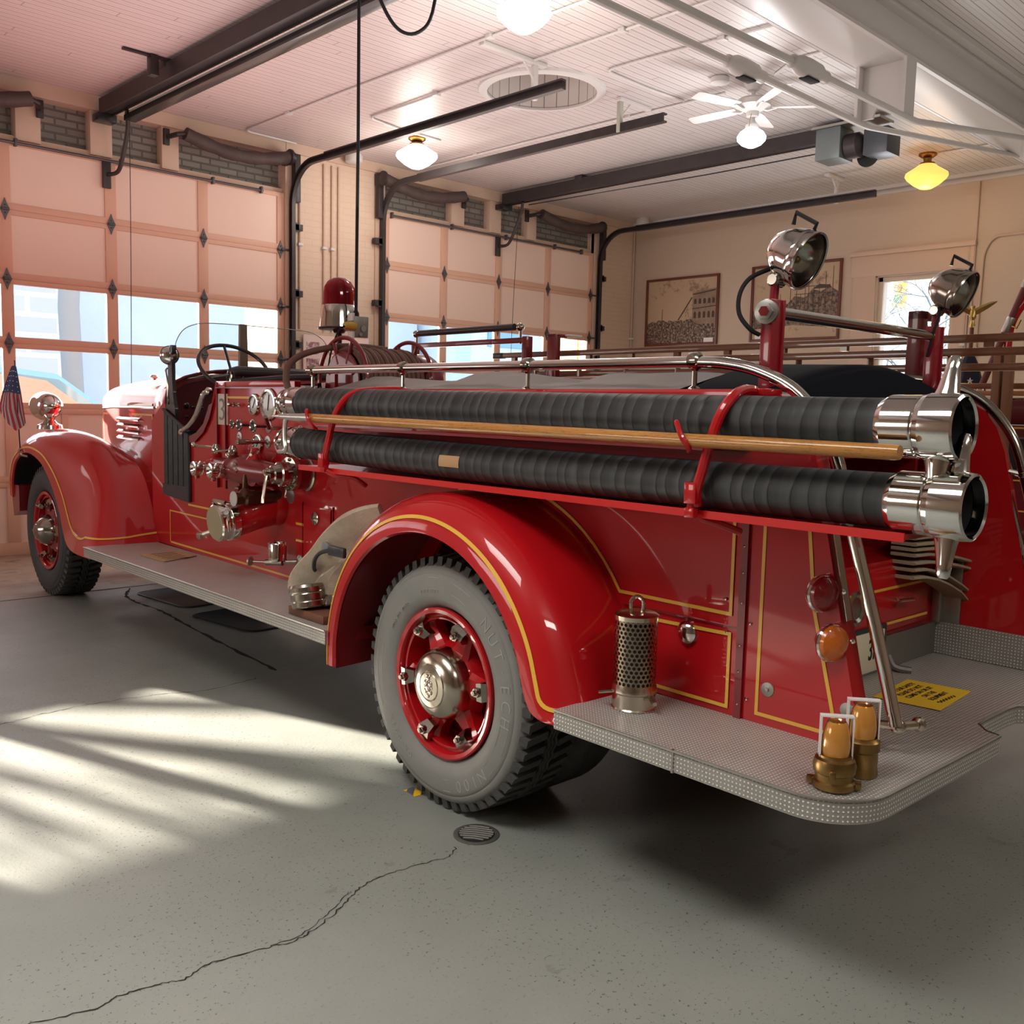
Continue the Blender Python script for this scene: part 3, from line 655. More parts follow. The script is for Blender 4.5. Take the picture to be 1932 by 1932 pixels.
globe(4.85,4.97,4.3,.19,.24,'lit white globe lamp at the top edge of the photo',(1,.96,.88),3.0,.05,14)
globe(10.84,4.72,4.3,.225,.27,'amber lit globe lamp on the ceiling near the side wall',(1,.46,.10),.80,.085,5,(1,.6,.2))
fn=thing('ceiling_fan','white ceiling fan with a lit globe, left of the opener motor','ceiling fan',(7.53,4.84,CZ),'r')
fx,fy=7.53,4.84
obj('canopy',MB().lathe((fx,fy,CZ),(0,0,-1),[(.085,0),(.085,.03),(.05,.09),(.02,.10),(.015,.17)],24),CWHITE,fn)
obj('motor_housing',MB().lathe((fx,fy,CZ-.15),(0,0,-1),[(.03,0),(.12,.012),(.15,.035),(.15,.075),(.10,.10),(.055,.12),(.05,.16),(.03,.17)],28),CWHITE,fn)
for i in range(5):
    a=2*PI*i/5+.35; d=V((cos(a),sin(a),0)); s2=V((-sin(a),cos(a),0)); z=CZ-.235
    c0=V((fx,fy,z)); bl=MB()
    rs=[]
    for t,w in ((.16,.045),(.22,.055),(.45,.065),(.60,.066),(.635,.05)): rs.append([c0+d*t-s2*w+V((0,0,-.01)),c0+d*t+s2*w+V((0,0,.01)),c0+d*t+s2*w+V((0,0,.016)),c0+d*t-s2*w+V((0,0,-.004))])
    b_=obj('blade',bl.rings(rs,True,True,True),CWHITE,fn)
    obj('blade_arm',MB().tube([c0+d*.06,c0+d*.12+V((0,0,-.02)),c0+d*.20],.012,6),CWHITE,b_)
obj('light_kit',MB().lathe((fx,fy,CZ-.32),(0,0,-1),[(.02,0),(.03,.04),(.055,.06),(.06,.10)],20),CWHITE,fn)
obj('glass_globe',MB().lathe((fx,fy,CZ-.41),(0,0,-1),[(.055,0),(.10,.03),(.125,.07),(.12,.10),(.085,.135),(.03,.16),(0,.163)],28,False),mat('lit_fan_globe',(1,1,1),.3,emit=(.95,.97,1),es=5),fn,ang=80)
obj('pull_chain',MB().tube([(fx-.05,fy-.02,CZ-.3),(fx-.11,fy-.04,CZ-.42)],.003,5),BRASS,fn)
ld=bpy.data.lights.new('fan_light','POINT'); ld.energy=14; ld.color=(.97,.98,1); ld.shadow_soft_size=.12; lo=bpy.data.objects.new('fan_light',ld); C.objects.link(lo); lo.location=(fx,fy,CZ-.72)
# second round fixture beside the fan
jb=thing('ceiling_junction_box','small white ceiling box left of the fan canopy','box',(7.3,5.05,CZ),'r')
obj('body',MB().lathe((7.28,5.02,CZ),(0,0,-1),[(.07,0),(.08,.01),(.08,.05),(.05,.06)],20),CWHITE,jb)
# drop cord and outlet box over the truck
dc=thing('drop_cord','black power cord hanging straight down beside the red beacon','cord',(3.27,4.66,2.0),'r')
obj('cable',MB().tube([(3.27,4.66,CZ),(3.27,4.66,3),(3.262,4.66,2.02)],.0095,8),MATTE,dc)
xb=thing('outlet_box','grey metal outlet box with yellow plug hanging on the cord','outlet box',(3.27,4.66,1.93),'r')
rt=M4.Rotation(R(-14),3,'Z')@M4.Rotation(R(5),3,'X')
obj('box_body',MB().box((-.045,-.03,-.06),(.045,.03,.06),.004,rt,(3.285,4.66,1.935)),WBOX,xb)
for x_,z_,r_ in ((3.30,1.965,.014),(3.29,1.925,.018),(3.272,1.89,.010)): obj('knockout_disc',MB().cyl((x_,4.628,z_),(x_,4.624,z_),r_),STEEL,xb)
for z_ in (1.965,1.86): obj('white_plate',MB().box((3.225,4.64,z_),(3.24,4.69,z_+.045),.002),WHITE,xb)
obj('cord_grip',MB().lathe((3.262,4.66,1.99),(0,0,1),[(.018,0),(.018,.02),(.011,.035)],12),MATTE,xb)
pg=obj('plug',MB().lathe((3.245,4.65,1.935),(-1,-.12,0),[(.026,0),(.026,.03),(.020,.05),(.024,.055),(.018,.075)],16),YPLUG,xb)
pc=thing('plug_lead','thin black lead curving from the yellow plug down behind the beacon pole','cord',(3.1,4.65,1.8),'r')
obj('cable',MB().tube([(3.17,4.64,1.93),(3.13,4.64,1.90),(3.10,4.66,1.80),(3.085,4.67,1.70),(3.08,4.70,1.52)],.006,6,5),MATTE,pc)
lc=thing('ceiling_cable','black cable looping down from the ceiling near the top edge','cable',(3.7,4.9,4.0),'r')
obj('cable',MB().tube([(3.50,4.95,CZ),(3.56,4.95,4.05),(3.66,4.95,3.86),(3.78,4.95,3.77),(3.92,4.95,3.80),(4.03,4.95,3.95),(4.10,4.95,CZ)],.011,8,5),MATTE,lc)
# things on the floor -----------------------------------------------------------
def mat_on_floor(cx,cy,w,d,ang,label):
    root=thing('floor_mat',label,'mat',(cx,cy,0),'r')
    def rr(w,d,r,z): 
        p=[]
        for sx,sy,a0 in ((1,1,0),(-1,1,90),(-1,-1,180),(1,-1,270)):
            for i in range(7):
                a=R(a0+15*i); p.append(((sx*(w/2-r)+r*cos(a)),(sy*(d/2-r)+r*sin(a)),z))
        ca,sa=cos(ang),sin(ang); return [(cx+x*ca-y*sa,cy+x*sa+y*ca,z) for x,y,z in p]
    obj('sheet',MB().rings([rr(w,d,.10,0.0005),rr(w,d,.10,.008),rr(w-.02,d-.02,.09,.011),rr(w-.04,d-.04,.08,.006)],True,True,True),mat('mat_rubber_%d'%int(cx*100+cy*10),(.022,.026,.030),.5),root)
mat_on_floor(3.32,6.93,.50,.78,R(4),'black rubber drip mat on the floor below the running board, nearer the front wheel')
mat_on_floor(3.29,5.96,.50,.74,R(6),'black rubber drip mat on the floor below the running board, nearer the rear wheel')
dr=thing('floor_drain','round iron floor drain grate near the rear tyre','drain',(2.198,2.395,0),'r')
obj('ring',MB().lathe((2.198,2.395,0),(0,0,1),[(.082,0),(.082,.003),(.078,.005),(.066,.004),(.062,.001)],36),mat('drain_iron',(.16,.155,.14),.45,.6),dr)
obj('well',MB().cyl((2.198,2.395,0.0),(2.198,2.395,.0055),.0635,n=32),MATTE,dr)
for i in range(7):
    x=-.048+i*.016; h=math.sqrt(max(.0,.060**2-x*x)); a=R(35)
    p1=V((2.198+x*cos(a)+h*sin(a),2.395+x*sin(a)-h*cos(a),.0065)); p2=V((2.198+x*cos(a)-h*sin(a),2.395+x*sin(a)+h*cos(a),.0065))
    md=(p1+p2)/2+V((cos(a)*.004,sin(a)*.004,0))
    obj('bar',MB().tube([p1,md,p2],.0034,6),mat_i if i else globals().setdefault('mat_i',mat('drain_bar_iron',(.24,.23,.21),.45,.3)),dr)
tp=thing('tape_marker','small square of yellow and black warning tape on the floor by the rear tyre','tape',(2.265,2.84,0),'r')
def flat(name,pts,m): obj(name,MB().rings([[(x,y,z) for x,y in pts] for z in (.0004,.0014)],True,True,True),m,tp)
WY_=mat('warning_yellow',(.80,.48,.01),.5); WB_=mat('warning_black',(.09,.10,.12),.5)
flat('yellow_patch',[(2.296, 2.862), (2.292, 2.818), (2.271, 2.795), (2.239, 2.796), (2.244, 2.809)],WY_); flat('yellow_tip',[(2.248, 2.874), (2.267, 2.873), (2.248, 2.856)],WY_); flat('black_patch',[(2.27, 2.875), (2.296, 2.875), (2.294, 2.861), (2.245, 2.812), (2.249, 2.855)],WB_); flat('black_tip',[(2.291, 2.815), (2.287, 2.794), (2.271, 2.795)],WB_)
# ================================================================ FIRE ENGINE (truck coordinates)
CXT=.945
def xs(y): return .29+.018*max(-1.2,min(y,3.4))
def mx(x): return 2*CXT-x
TRUCK=thing('fire_engine','red antique open-cab fire engine with gold pinstripes filling the bay','fire engine',(.945,1.7,0))
def P(name,mb,m,par=None,ang=32,label=None,kind=None):
    o=obj(name,mb,m,par or TRUCK,ang,fr='t')
    if label: o['label']=label
    if kind: o['kind']=kind
    return o
def group(name,par=None):                        # a part that is itself an Empty holding its pieces
    o=bpy.data.objects.new(name,None); C.objects.link(o); o.parent=par or TRUCK; ORG[o]=ORG[TRUCK]; o.empty_display_size=.05; return o
def slab(poly,side,th=.02,off=0):                # poly of (y,z) on the body side, following its slight taper
    mb=MB(); f=(lambda y:xs(y)-off) if side<0 else (lambda y:mx(xs(y)-off)); s=1 if side<0 else -1
    n=len(poly); tri=tessellate_polygon([[V((p[0],p[1],0)) for p in poly]])
    vs=[(f(y),y,z) for y,z in poly]+[(f(y)+s*th,y,z) for y,z in poly]
    fs=[list(t) for t in tri]+[[n+i for i in t[::-1]] for t in tri]+[[i,(i+1)%n,n+(i+1)%n,n+i] for i in range(n)]
    return mb.add(vs,fs)
def gold(pts,w=.011,par=None,off=.003,side=-1,closed=False):
    f=(lambda y:xs(y)-off) if side<0 else (lambda y:mx(xs(y)-off))
    return P('gold_stripe',MB().strip([(f(y),y,z) for y,z in pts],w,(-1 if side<0 else 1,0,0),closed=closed),GOLD,par)
# --- body sides
for sd in (-1,1):
    rear=[(-1.10,.575),(-.60,.575)]+[(a,b) for a,b in arc(0,.475,.60,170,10,18)][::-1][::-1]
    rear=[(-1.10,.575),(-.60,.575)]+[(-.60*cos(R(t)),.475+.60*sin(R(t))) for t in range(12,169,12)]+[(.60,.575),(1.62,.575),(1.62,1.50),(-1.10,1.50)]
    q=P('hose_body_side',slab(rear,sd),RED)
    if sd<0:
        ga=[(-.735*cos(R(t)),.475+.735*sin(R(t))) for t in range(34,80,5)]
        gold([(-1.06,1.185),(-1.06,.886),(-.615,.886)]+ga,.011,q)
        gold([(.735*cos(R(t)),.475+.735*sin(R(t))) for t in range(68,84,5)],.011,q)
        gold([(-.70,.60),(-.70,.815),(-1.06,.825),(-1.06,.60)],.011,q,closed=True)
        P('panel_seam',MB().box((xs(-1)-.006,-1.10,.845),(xs(-1),-.63,.85)).box((xs(-1)-.012,-1.115,.575),(xs(-1)-.002,-1.09,1.2)),RED_D,q)
        for z in (.62,.72,.80,.93,1.02,1.10): P('rivet',MB().sphere((xs(-1)-.012,-1.103,z),.0045,8),CHROME,q)
        for y,z in ((-1.13,.64),(-1.13,.87),(-1.05,.83),(-1.04,.93)): P('rivet',MB().sphere((xs(-1)-.004,y,z),.006,8),CHROME,q)
        P('round_latch',MB().lathe((xs(-.9),-.90,.80),(-1,0,0),[(.034,0),(.036,.01),(.028,.02),(.012,.026),(0,.028)],24),CHROME,q)
        gold([(1.61,.60),(3.20,.60)],.011,q); gold([(3.21,.60),(3.21,.80),(2.2,.80)],.009,q); gold([(1.60,.885),(1.15,.885)],.012,q); gold([(1.60,.80),(1.12,.80)],.011,q); gold([(2.93,.862),(2.2,.862)],.012,q)
        gold([(2.42,1.515),(1.62,1.515)],.012,q)
    # rail along the top of the body
    f=(lambda y:xs(y)) if sd<0 else (lambda y:mx(xs(y)))
    s=sd
    P('top_rail',MB().rings([[(f(y)+s*.018,y,1.495),(f(y)+s*.018,y,1.553),(f(y)+s*.008,y,1.562),(f(y)-s*.03,y,1.562),(f(y)-s*.03,y,1.495)] for y in (-1.14,-.5,.5,1.62)],True,True,True),RED)
    # pump bay and cab side
    cab=[(1.62,.575),(3.50,.575),(3.50,1.36),(3.27,1.50),(3.27,.895),(2.90,.875),(2.93,1.27),(2.87,1.265),(2.78,1.29),(2.70,1.335),(2.62,1.41),(2.56,1.49),(2.52,1.57),(2.50,1.60),(1.62,1.60)]
    c=P('cab_side',slab(cab,sd),RED)
    if sd<0:
        # pressed edge around the step-up and chrome grab bar
        P('cut_edge',MB().tube([(xs(y)-.004,y,z) for y,z in ((2.93,1.27),(2.87,1.265),(2.78,1.29),(2.70,1.335),(2.62,1.41),(2.56,1.49),(2.51,1.60))],.009,8,4),RED,c)
        P('edge_gusset',slab([(2.93,1.27),(2.87,1.24),(2.80,1.25),(2.68,1.31),(2.60,1.39),(2.55,1.48),(2.60,1.47),(2.68,1.36),(2.78,1.305),(2.88,1.28)],-1,.004,.014),RED_D,c)
        P('grab_bar',MB().tube([(.325,2.965,1.31),(.30,2.90,1.315),(.30,2.82,1.345),(.30,2.73,1.40),(.30,2.66,1.48),(.30,2.62,1.53),(.32,2.60,1.545)],.015,10,5),CHROME,c)
        for y_,z_ in ((2.975,1.30),(2.60,1.55)): P('grab_bar_foot',MB().lathe((.335,y_,z_),(-1,0,0),[(.02,0),(.022,.02),(.012,.03)],12),CHROME,c)
        P('pump_panel_seam',MB().box((.318,2.385,1.0),(.334,2.392,1.60)).box((.318,2.49,1.0),(.336,2.496,1.60)).box((.315,1.62,1.565),(.335,2.50,1.572)),RED_D,c)
        P('cap_plate',MB().box((xs(2)-.006,1.62,1.572),(xs(2)+.03,2.50,1.604),.003),RED,c)
        P('access_panel',slab([(1.26,.60),(1.52,.60),(1.52,.985),(1.26,.985)],-1,.004,.007),RED,c)
    else: pass
for y in (1.24,1.53):
    P('panel_seam',MB().box((xs(y)-.006,y,.62),(xs(y),y+.005,1.0)),RED_D)
P('door_button',MB().lathe((xs(1.4)-.006,1.40,.93),(-1,0,0),[(.03,0),(.032,.006),(.02,.012),(.012,.02)],20),DCHROME)
# --- vinyl door
dr_=group('side_door')
dm=MB(); yy=[2.905,2.98,3.055,3.13,3.205,3.272]
for i in range(5):
    a,b=yy[i],yy[i+1]; za=1.30+(a-2.905)*.36; zb=1.30+(b-2.905)*.36; x=xs(3)
    dm.rings([[(x+.004,a,z0),(x-.012,a+.006,z0),(x-.022,(a+b)/2,z0),(x-.012,b-.006,z0),(x+.004,b,z0)] if z0<1 else [(x+.004,a,za),(x-.012,a+.006,za),(x-.022,(a+b)/2,(za+zb)/2),(x-.012,b-.006,zb),(x+.004,b,zb)] for z0 in (.965,1.3)],False)
P('pleated_panel',dm,VINYL,dr_)
P('top_roll',MB().tube([(xs(3)-.008,2.90,1.30),(xs(3)-.008,3.275,1.433)],.011,8),VINYL,dr_)
P('rear_roll',MB().tube([(xs(3)-.012,2.90,1.29),(xs(3)-.012,2.895,.88)],.013,8),VINYL,dr_)
P('bottom_band',MB().prism([(2.90,.878),(3.272,.90),(3.272,.97),(2.90,.97)],'x',xs(3)-.020,xs(3)+.002),VINYL,dr_)
# --- cowl, hood, grille
def arch(y,xl,zs,zt,n=14,zb=.72):                 # body cross-section: side up to zs then crown zt
    xr=mx(xl); pts=[(xl,y,zb),(xl,y,zs-.03)]
    for i in range(n+1):
        t=i/n; u=-cos(PI*t); x=CXT+(xr-CXT)*u; z=zs+(zt-zs)*(sin(PI*t)**.75)
        pts.append((x,y,z))
    return pts+[(xr,y,zs-.03),(xr,y,zb)]
P('cowl',MB().rings([arch(3.27,.352,1.50,1.700),arch(3.40,.36,1.50,1.695),arch(3.60,.42,1.50,1.685),arch(3.70,.455,1.49,1.68)],False),RED)
P('cowl_edge',MB().tube([p for p in arch(3.27,.352,1.50,1.70)][1:-1],.011,8),RED_D)
hood=P('hood',MB().rings([arch(3.71,.46,1.485,1.675,zb=.78),arch(4.2,.50,1.475,1.665,zb=.8),arch(4.7,.545,1.465,1.645,zb=.8),arch(4.98,.575,1.455,1.625,zb=.8),arch(5.08,.60,1.43,1.60,zb=.8),arch(5.12,.63,1.38,1.56,zb=.8)],False),RED)
P('hood_seam',MB().tube([(.457,3.71,1.44),(.497,4.2,1.435),(.552,4.7,1.43),(.576,4.98,1.42)],.010,8),CHROME,hood)
P('center_hinge',MB().tube([(CXT,3.70,1.677),(CXT,4.2,1.668),(CXT,4.7,1.648),(CXT,5.0,1.628)],.008,6),CHROME,hood)
P('hood_ornament',MB().lathe((CXT,4.9,1.64),(0,0,1),[(.02,0),(.02,.02),(.035,.03),(.02,.05),(0,.055)],12),CHROME,hood)
def hx(y): return .46+(y-3.71)*.0935-.004
P('gold_stripe',MB().strip([(hx(y),y,1.46-(y-3.71)*.012) for y in (3.75,4.2,4.6,4.8,4.98)],.016,(-1,.1,.15)),GOLD,hood)
P('gold_stripe',MB().strip([(hx(3.75)-.001,3.75,.95),(hx(3.75)-.001,3.75,1.39),(hx(4.6),4.6,1.385),(hx(4.97),4.97,1.38),(hx(4.97),4.97,1.10)],.014,(-1,.1,0)),GOLD,hood)
for i in range(4):
    z=1.365-i*.045
    P('louver',MB().rings([[(hx(y)-.001,y,z),(hx(y)-.022,y,z-.016),(hx(y)-.018,y,z-.026),(hx(y)-.001,y,z-.012)] for y in (4.02,4.08,4.5,4.56)],True,True,True),CHROME,hood)
P('hood_latch',MB().tube([(hx(3.85)-.012,3.85,.98),(hx(3.85)-.04,3.87,.93),(hx(3.85)-.02,3.88,.87)],.012,8,3),CHROME,hood)
P('hood_latch',MB().tube([(hx(3.98)-.012,3.96,1.0),(hx(3.98)-.035,3.94,.98),(hx(3.98)-.02,3.90,.96)],.010,8,3),CHROME,hood)
gr=P('radiator_shell',MB().rings([arch(5.12,.63,1.38,1.56,zb=.6),arch(5.22,.66,1.34,1.52,zb=.6)],False),CHROME)
gm=MB()
for i in range(9): gm.box((.72+i*.055,5.19,.62),(.735+i*.055,5.22,1.38))
P('grille_bars',gm,CHROME,gr)
P('engine_block',MB().box((.62,3.75,.60),(1.27,5.1,1.30)),MATTE)
# --- cab interior
ci=P('dashboard',MB().add([(.36,3.30,1.18),(1.53,3.30,1.18),(1.53,3.30,1.5),(1.4,3.30,1.60),(CXT,3.30,1.69),(.49,3.30,1.60),(.36,3.30,1.5)],[[0,1,2,3,4,5,6]]),RED_M)
for x,z,r in ((.50,1.46,.02),(.545,1.452,.012),(.60,1.447,.010),(.50,1.39,.011),(.545,1.388,.012),(.39,1.37,.006),(.43,1.37,.006),(.60,1.52,.012),(.75,1.50,.045),(.9,1.50,.045)): P('dash_knob',MB().lathe((x,3.30,z),(0,-1,0),[(r,0),(r,.006),(r*.6,.012),(0,.013)],14),DCHROME,ci)
P('footwell',MB().box((.37,2.50,.86),(1.52,3.29,.88)).box((.36,3.27,.86),(1.53,3.295,1.30)),MATTE,None)
st=P('seat_cushion',MB().box((.40,2.55,.90),(1.49,3.02,1.16),.04),VINYL)
P('seat_back',MB().box((.40,2.46,1.12),(1.49,2.60,1.60),.04),VINYL)
sb=P('seat_back_roll',MB().tube([(.40,2.46,1.655),(.43,2.46,1.665),(1.46,2.46,1.665),(1.49,2.46,1.655)],.030,12),VINYL)
P('roll_bracket',MB().tube([(.395,2.46,1.66),(.385,2.45,1.62),(.39,2.45,1.57)],.008,6),DCHROME,sb)
P('roll_bracket',MB().tube([(.46,2.45,1.64),(.46,2.45,1.58)],.006,6),DCHROME,sb)
P('side_pad',MB().tube([(.40,2.44,1.60),(.48,2.20,1.615),(.6,1.95,1.63),(1.2,1.9,1.64)],.022,8,4),VINYL)
P('deck_behind_seat',MB().rings([[(.34,y,1.585),(.50,y,1.60+d),(CXT,y,1.63+d),(1.39,y,1.60+d),(1.55,y,1.585)] for y,d in ((2.42,0),(2.0,.012),(1.62,.0))],False),RED)
sw=group('steering_wheel')
sc_=V((.62,2.88,1.70)); sdn=V((0,-.80,.62))      # axis of the column
sd_=V((-.05,-.66,.75)).normalized()
P('rim',MB().torus(sc_,sd_,.215,.012,48,10),BLACK,sw)
q=sd_.to_track_quat('Z','Y'); hubp=sc_-sd_*.05
for a in (90,210,330):
    d=q@V((cos(R(a)),sin(R(a)),0)); P('spoke',MB().tube([hubp,sc_+d*.21],.009,8),BLACK,sw)
P('hub',MB().cyl(hubp-sd_*.03,hubp+sd_*.02,.03),BLACK,sw)
P('column',MB().cyl(hubp,hubp-sd_*.62,.02),BLACK,sw)
# --- windshield
ws=group('windshield')
wy=3.20
outline=[(.385,1.66),(.385,1.80),(.40,1.87),(.44,1.93),(.50,1.965),(.60,1.985),(.86,1.99),(1.29,1.985),(1.39,1.965),(1.45,1.93),(1.49,1.87),(1.505,1.80),(1.505,1.66)]
P('glass_pane',MB().prism(outline+[(1.40,1.60),(.49,1.60)],'y',wy,wy+.004),WGLASS,ws)
P('pane_edge',MB().tube([(x,wy+.002,z) for x,z in outline],.0028,6,4),STEEL,ws)
P('center_post',MB().rings([[(.845-w,wy-.01,z),(.845+w,wy-.01,z),(.845+w,wy+.015,z),(.845-w,wy+.015,z)] for z,w in ((1.68,.030),(1.995,.024))],True,True,True),DCHROME,ws)
P('side_bracket',MB().rings([[(.35-.0,3.20+w,z),(.372,3.20+w,z),(.372,3.20-w,z),(.35-.0,3.20-w,z)] for z,w in ((1.36,.075),(1.45,.065),(1.52,.045),(1.60,.034),(1.72,.030),(1.745,.028))],True,True,True),BLACK,ws)
P('bracket_handle',MB().tube([(.338,3.21,1.69),(.325,3.20,1.67),(.325,3.18,1.60),(.325,3.17,1.50),(.335,3.19,1.47)],.006,6,4),DCHROME,ws)
P('bracket_clip',MB().box((.335,3.13,1.775),(.365,3.17,1.83),.003),BLACK,ws)
sp=group('round_mirror')
P('mirror_shell',MB().lathe((.355,3.215,1.770),(.5,.85,0),[(.0,.045),(.03,.04),(.05,.025),(.060,.0),(.058,-.008),(.0,-.012)],28),BLACK,sp)
P('mirror_glass',MB().lathe((.350,3.207,1.770),(-.5,-.85,0),[(.054,0),(.046,.010),(.03,.018),(0,.023)],28),CHROME,sp)
# --- gauges and controls on the pump panel
def gauge(y,z,r,needle=40):
    x=xs(y)-.002; g=P('pressure_gauge',MB().lathe((x,y,z),(-1,0,0),[(r*1.12,0),(r*1.13,.006),(r*1.05,.013),(r*.92,.014),(r*.88,.008)],32,False),CHROME)
    P('dial',MB().cyl((x,y,z),(x-.006,y,z),r*.89,n=28),GFACE,g)
    a=R(needle); P('needle',MB().strip([(x-.0065,y-.4*r*cos(a)*-1,z-.4*r*sin(a)),(x-.0065,y-.7*r*cos(a),z+.7*r*sin(a))],r*.10,(-1,0,0)),INK,g)
    tk=MB()
    for k in range(11):
        b=R(-40+26*k); tk.strip([(x-.0063,y-r*.70*cos(b),z+r*.70*sin(b)),(x-.0063,y-r*.82*cos(b),z+r*.82*sin(b))],r*.035,(-1,0,0),.0006)
    P('tick_marks',tk,INK,g)
gauge(2.05,1.478,.052,60); gauge(1.885,1.480,.076,80); gauge(2.01,1.270,.048,50); gauge(1.74,1.475,.045,30); gauge(1.66,1.28,.06,100)
def wheelvalve(y,z,r,out,spk=True):
    x=xs(y); v=P('valve_wheel',MB().torus((x-out,y,z),(-1,0,0),r*.8,r*.2,24,8),DCHROME)
    m_=MB().cyl((x,y,z),(x-out-.004,y,z),.007)
    for a in range(0,180,45): m_.tube([(x-out,y-r*.8*cos(R(a)),z-r*.8*sin(R(a))),(x-out,y+r*.8*cos(R(a)),z+r*.8*sin(R(a)))],.004,6)
    P('stem',m_,BLACK,v); P('base_disc',MB().lathe((x,y,z),(-1,0,0),[(r*1.0,0),(r*1.0,.003),(r*.4,.006),(r*.3,.012)],22),STEEL,v)
wheelvalve(2.235,1.369,.026,.045); wheelvalve(2.075,1.368,.032,.08); wheelvalve(1.895,1.366,.034,.09)
for y,z,r in ((2.235,1.298,.029),(1.70,1.32,.030),(1.905,1.285,.032)):
    P('control_disc',MB().lathe((xs(y),y,z),(-1,0,0),[(r,0),(r,.003),(r*.5,.005),(r*.25,.012),(0,.014)],24),STEEL)
P('pull_knob',MB().lathe((xs(2.25),2.25,1.475),(-1,0,0),[(.016,0),(.008,.01),(.007,.02),(.014,.026),(.014,.034),(.009,.04),(.009,.05),(.011,.056),(.009,.062),(0,.064)],16),DCHROME)
P('pull_lever',MB().cyl((.33,1.905,1.285),(.20,1.905,1.285),.009).lathe((.22,1.905,1.285),(-1,0,0),[(.012,0),(.014,.01),(.014,.07),(.010,.075)],14),DCHROME)
P('crank_lever',MB().cyl((.32,1.765,1.362),(.25,1.765,1.362),.009).tube([(.255,1.765,1.362),(.20,1.70,1.42)],.011,8),DCHROME)
npl=P('number_plate',MB().box((xs(2.45)-.008,2.375,1.36),(xs(2.45)-.001,2.505,1.535),.002),IVORY,label='ivory plate with the numeral 3')
text('numeral','3',.18,mat('grey_numeral',(.22,.20,.17),.5),npl,(xs(2.45)-.0095,2.438,1.440),(0,-1,0),(0,0,1),.001,bold=-.002,sx=1.0)
# --- pump casting
pump=group('pump_casting')
P('manifold',MB().lathe((.24,2.36,1.13),(0,-1,0),[(.0,0),(.045,.01),(.058,.04),(.058,.20),(.068,.22),(.068,.24),(.062,.26),(.075,.34),(.080,.42),(.066,.52),(.060,.60),(.05,.70)],22).lathe((.24,2.02,1.13),(-1,0,0),[(.08,-.06),(.085,.0),(.06,.04),(.045,.045),(0,.05)],20).cyl((.34,2.05,1.05),(.2,2.05,1.05),.07).cyl((.34,1.85,1.12),(.2,1.85,1.12),.062),RED_D,pump)
for y in (2.335,2.135):
    P('valve_body',MB().lathe((.24,y,1.13),(0,0,1),[(.04,-.06),(.052,-.04),(.055,.0),(.052,.045),(.030,.055),(.030,.075)],18).lathe((.30,y,1.125),(-1,0,0),[(.052,0),(.050,.05),(.042,.08),(.036,.12),(.034,.15)],18),RED,pump)
    P('discharge_coupling',MB().lathe((.16,y,1.124),(-1,0,0),[(.034,-.02),(.040,-.01),(.040,.012),(.034,.016),(.033,.034),(.040,.038),(.040,.056),(.030,.058),(.022,.045)],24),CHROME,pump)
    for a in (30,150,270): P('coupling_lug',MB().box((-.012,-.009,-.012),(.012,.009,.014),.003,None,(.128,y+.044*cos(R(a)),1.124+.044*sin(R(a)))),CHROME,pump)
    P('valve_bonnet',MB().lathe((.24,y,1.205),(0,0,1),[(.024,0),(.026,.01),(.024,.03),(.018,.04),(.014,.052),(0,.054)],16),DCHROME,pump)
P('valve_lever',MB().tube([(.24,2.335,1.235),(.20,2.46,1.240),(.19,2.50,1.245)],.007,8).sphere((.19,2.51,1.246),.016,12),NICKEL,pump)
P('valve_lever',MB().tube([(.24,2.135,1.235),(.16,2.02,1.215),(.14,1.985,1.213)],.007,8).sphere((.135,1.975,1.213),.017,12).tube([(.24,2.14,1.235),(.20,2.24,1.22)],.006,8).sphere((.20,2.25,1.22),.009,8),NICKEL,pump)
for pts_,c_,r_ in ((((.20,1.98,1.17),(.17,1.96,1.16),(.16,1.93,1.13)),(.165,1.965,1.165),.013),(((.2,1.97,1.05),(.16,1.94,1.04),(.15,1.92,1.035)),(.16,1.93,1.04),.014),(((.22,1.84,1.24),(.19,1.82,1.232),(.17,1.80,1.225)),(.235,1.84,1.235),.012)):
    P('drain_cock',MB().tube(pts_,.008,8).sphere(c_,r_,8),NICKEL,pump)
P('bonnet',MB().lathe((.25,1.90,1.17),(0,0,1),[(.05,0),(.052,.02),(.03,.05),(.022,.075),(.012,.085),(0,.087)],18),RED,pump)
bd=group('large_discharge')
P('mount_flange',MB().lathe((xs(1.5)+.002,1.50,1.145),(-1,0,0),[(.088,0),(.090,.010),(.086,.014),(.080,.016),(.080,.022)],32),DCHROME,bd)
P('red_band',MB().lathe((xs(1.5)-.014,1.50,1.145),(-1,0,0),[(.078,0),(.079,.06)],32,False),RED_D,bd)
P('coupling_ring',MB().lathe((xs(1.5)-.070,1.50,1.145),(-1,0,0),[(.079,0),(.084,.004),(.084,.030),(.060,.034),(.056,.06),(.060,.064),(.060,.085),(.050,.09),(.044,.12),(.036,.125),(.034,.145),(0,.147)],32),DCHROME,bd)
for k in range(8): a=R(45*k+10); P('bolt',MB().sphere((xs(1.5)-.104,1.5+.072*cos(a),1.145+.072*sin(a)),.009,8),DCHROME,bd)
P('lever_handle',MB().tube([(xs(1.5)-.215,1.50,1.155),(xs(1.5)-.232,1.49,1.10),(xs(1.5)-.245,1.485,1.035),(xs(1.5)-.25,1.48,1.01)],.009,8).sphere((xs(1.5)-.222,1.50,1.155),.018,10),NICKEL,bd)
P('side_lever',MB().tube([(xs(1.5)-.05,1.60,1.07),(xs(1.5)-.06,1.60,1.03)],.006,8).sphere((xs(1.5)-.06,1.60,1.025),.009,8),CHROME,bd)
su=group('suction_inlet')
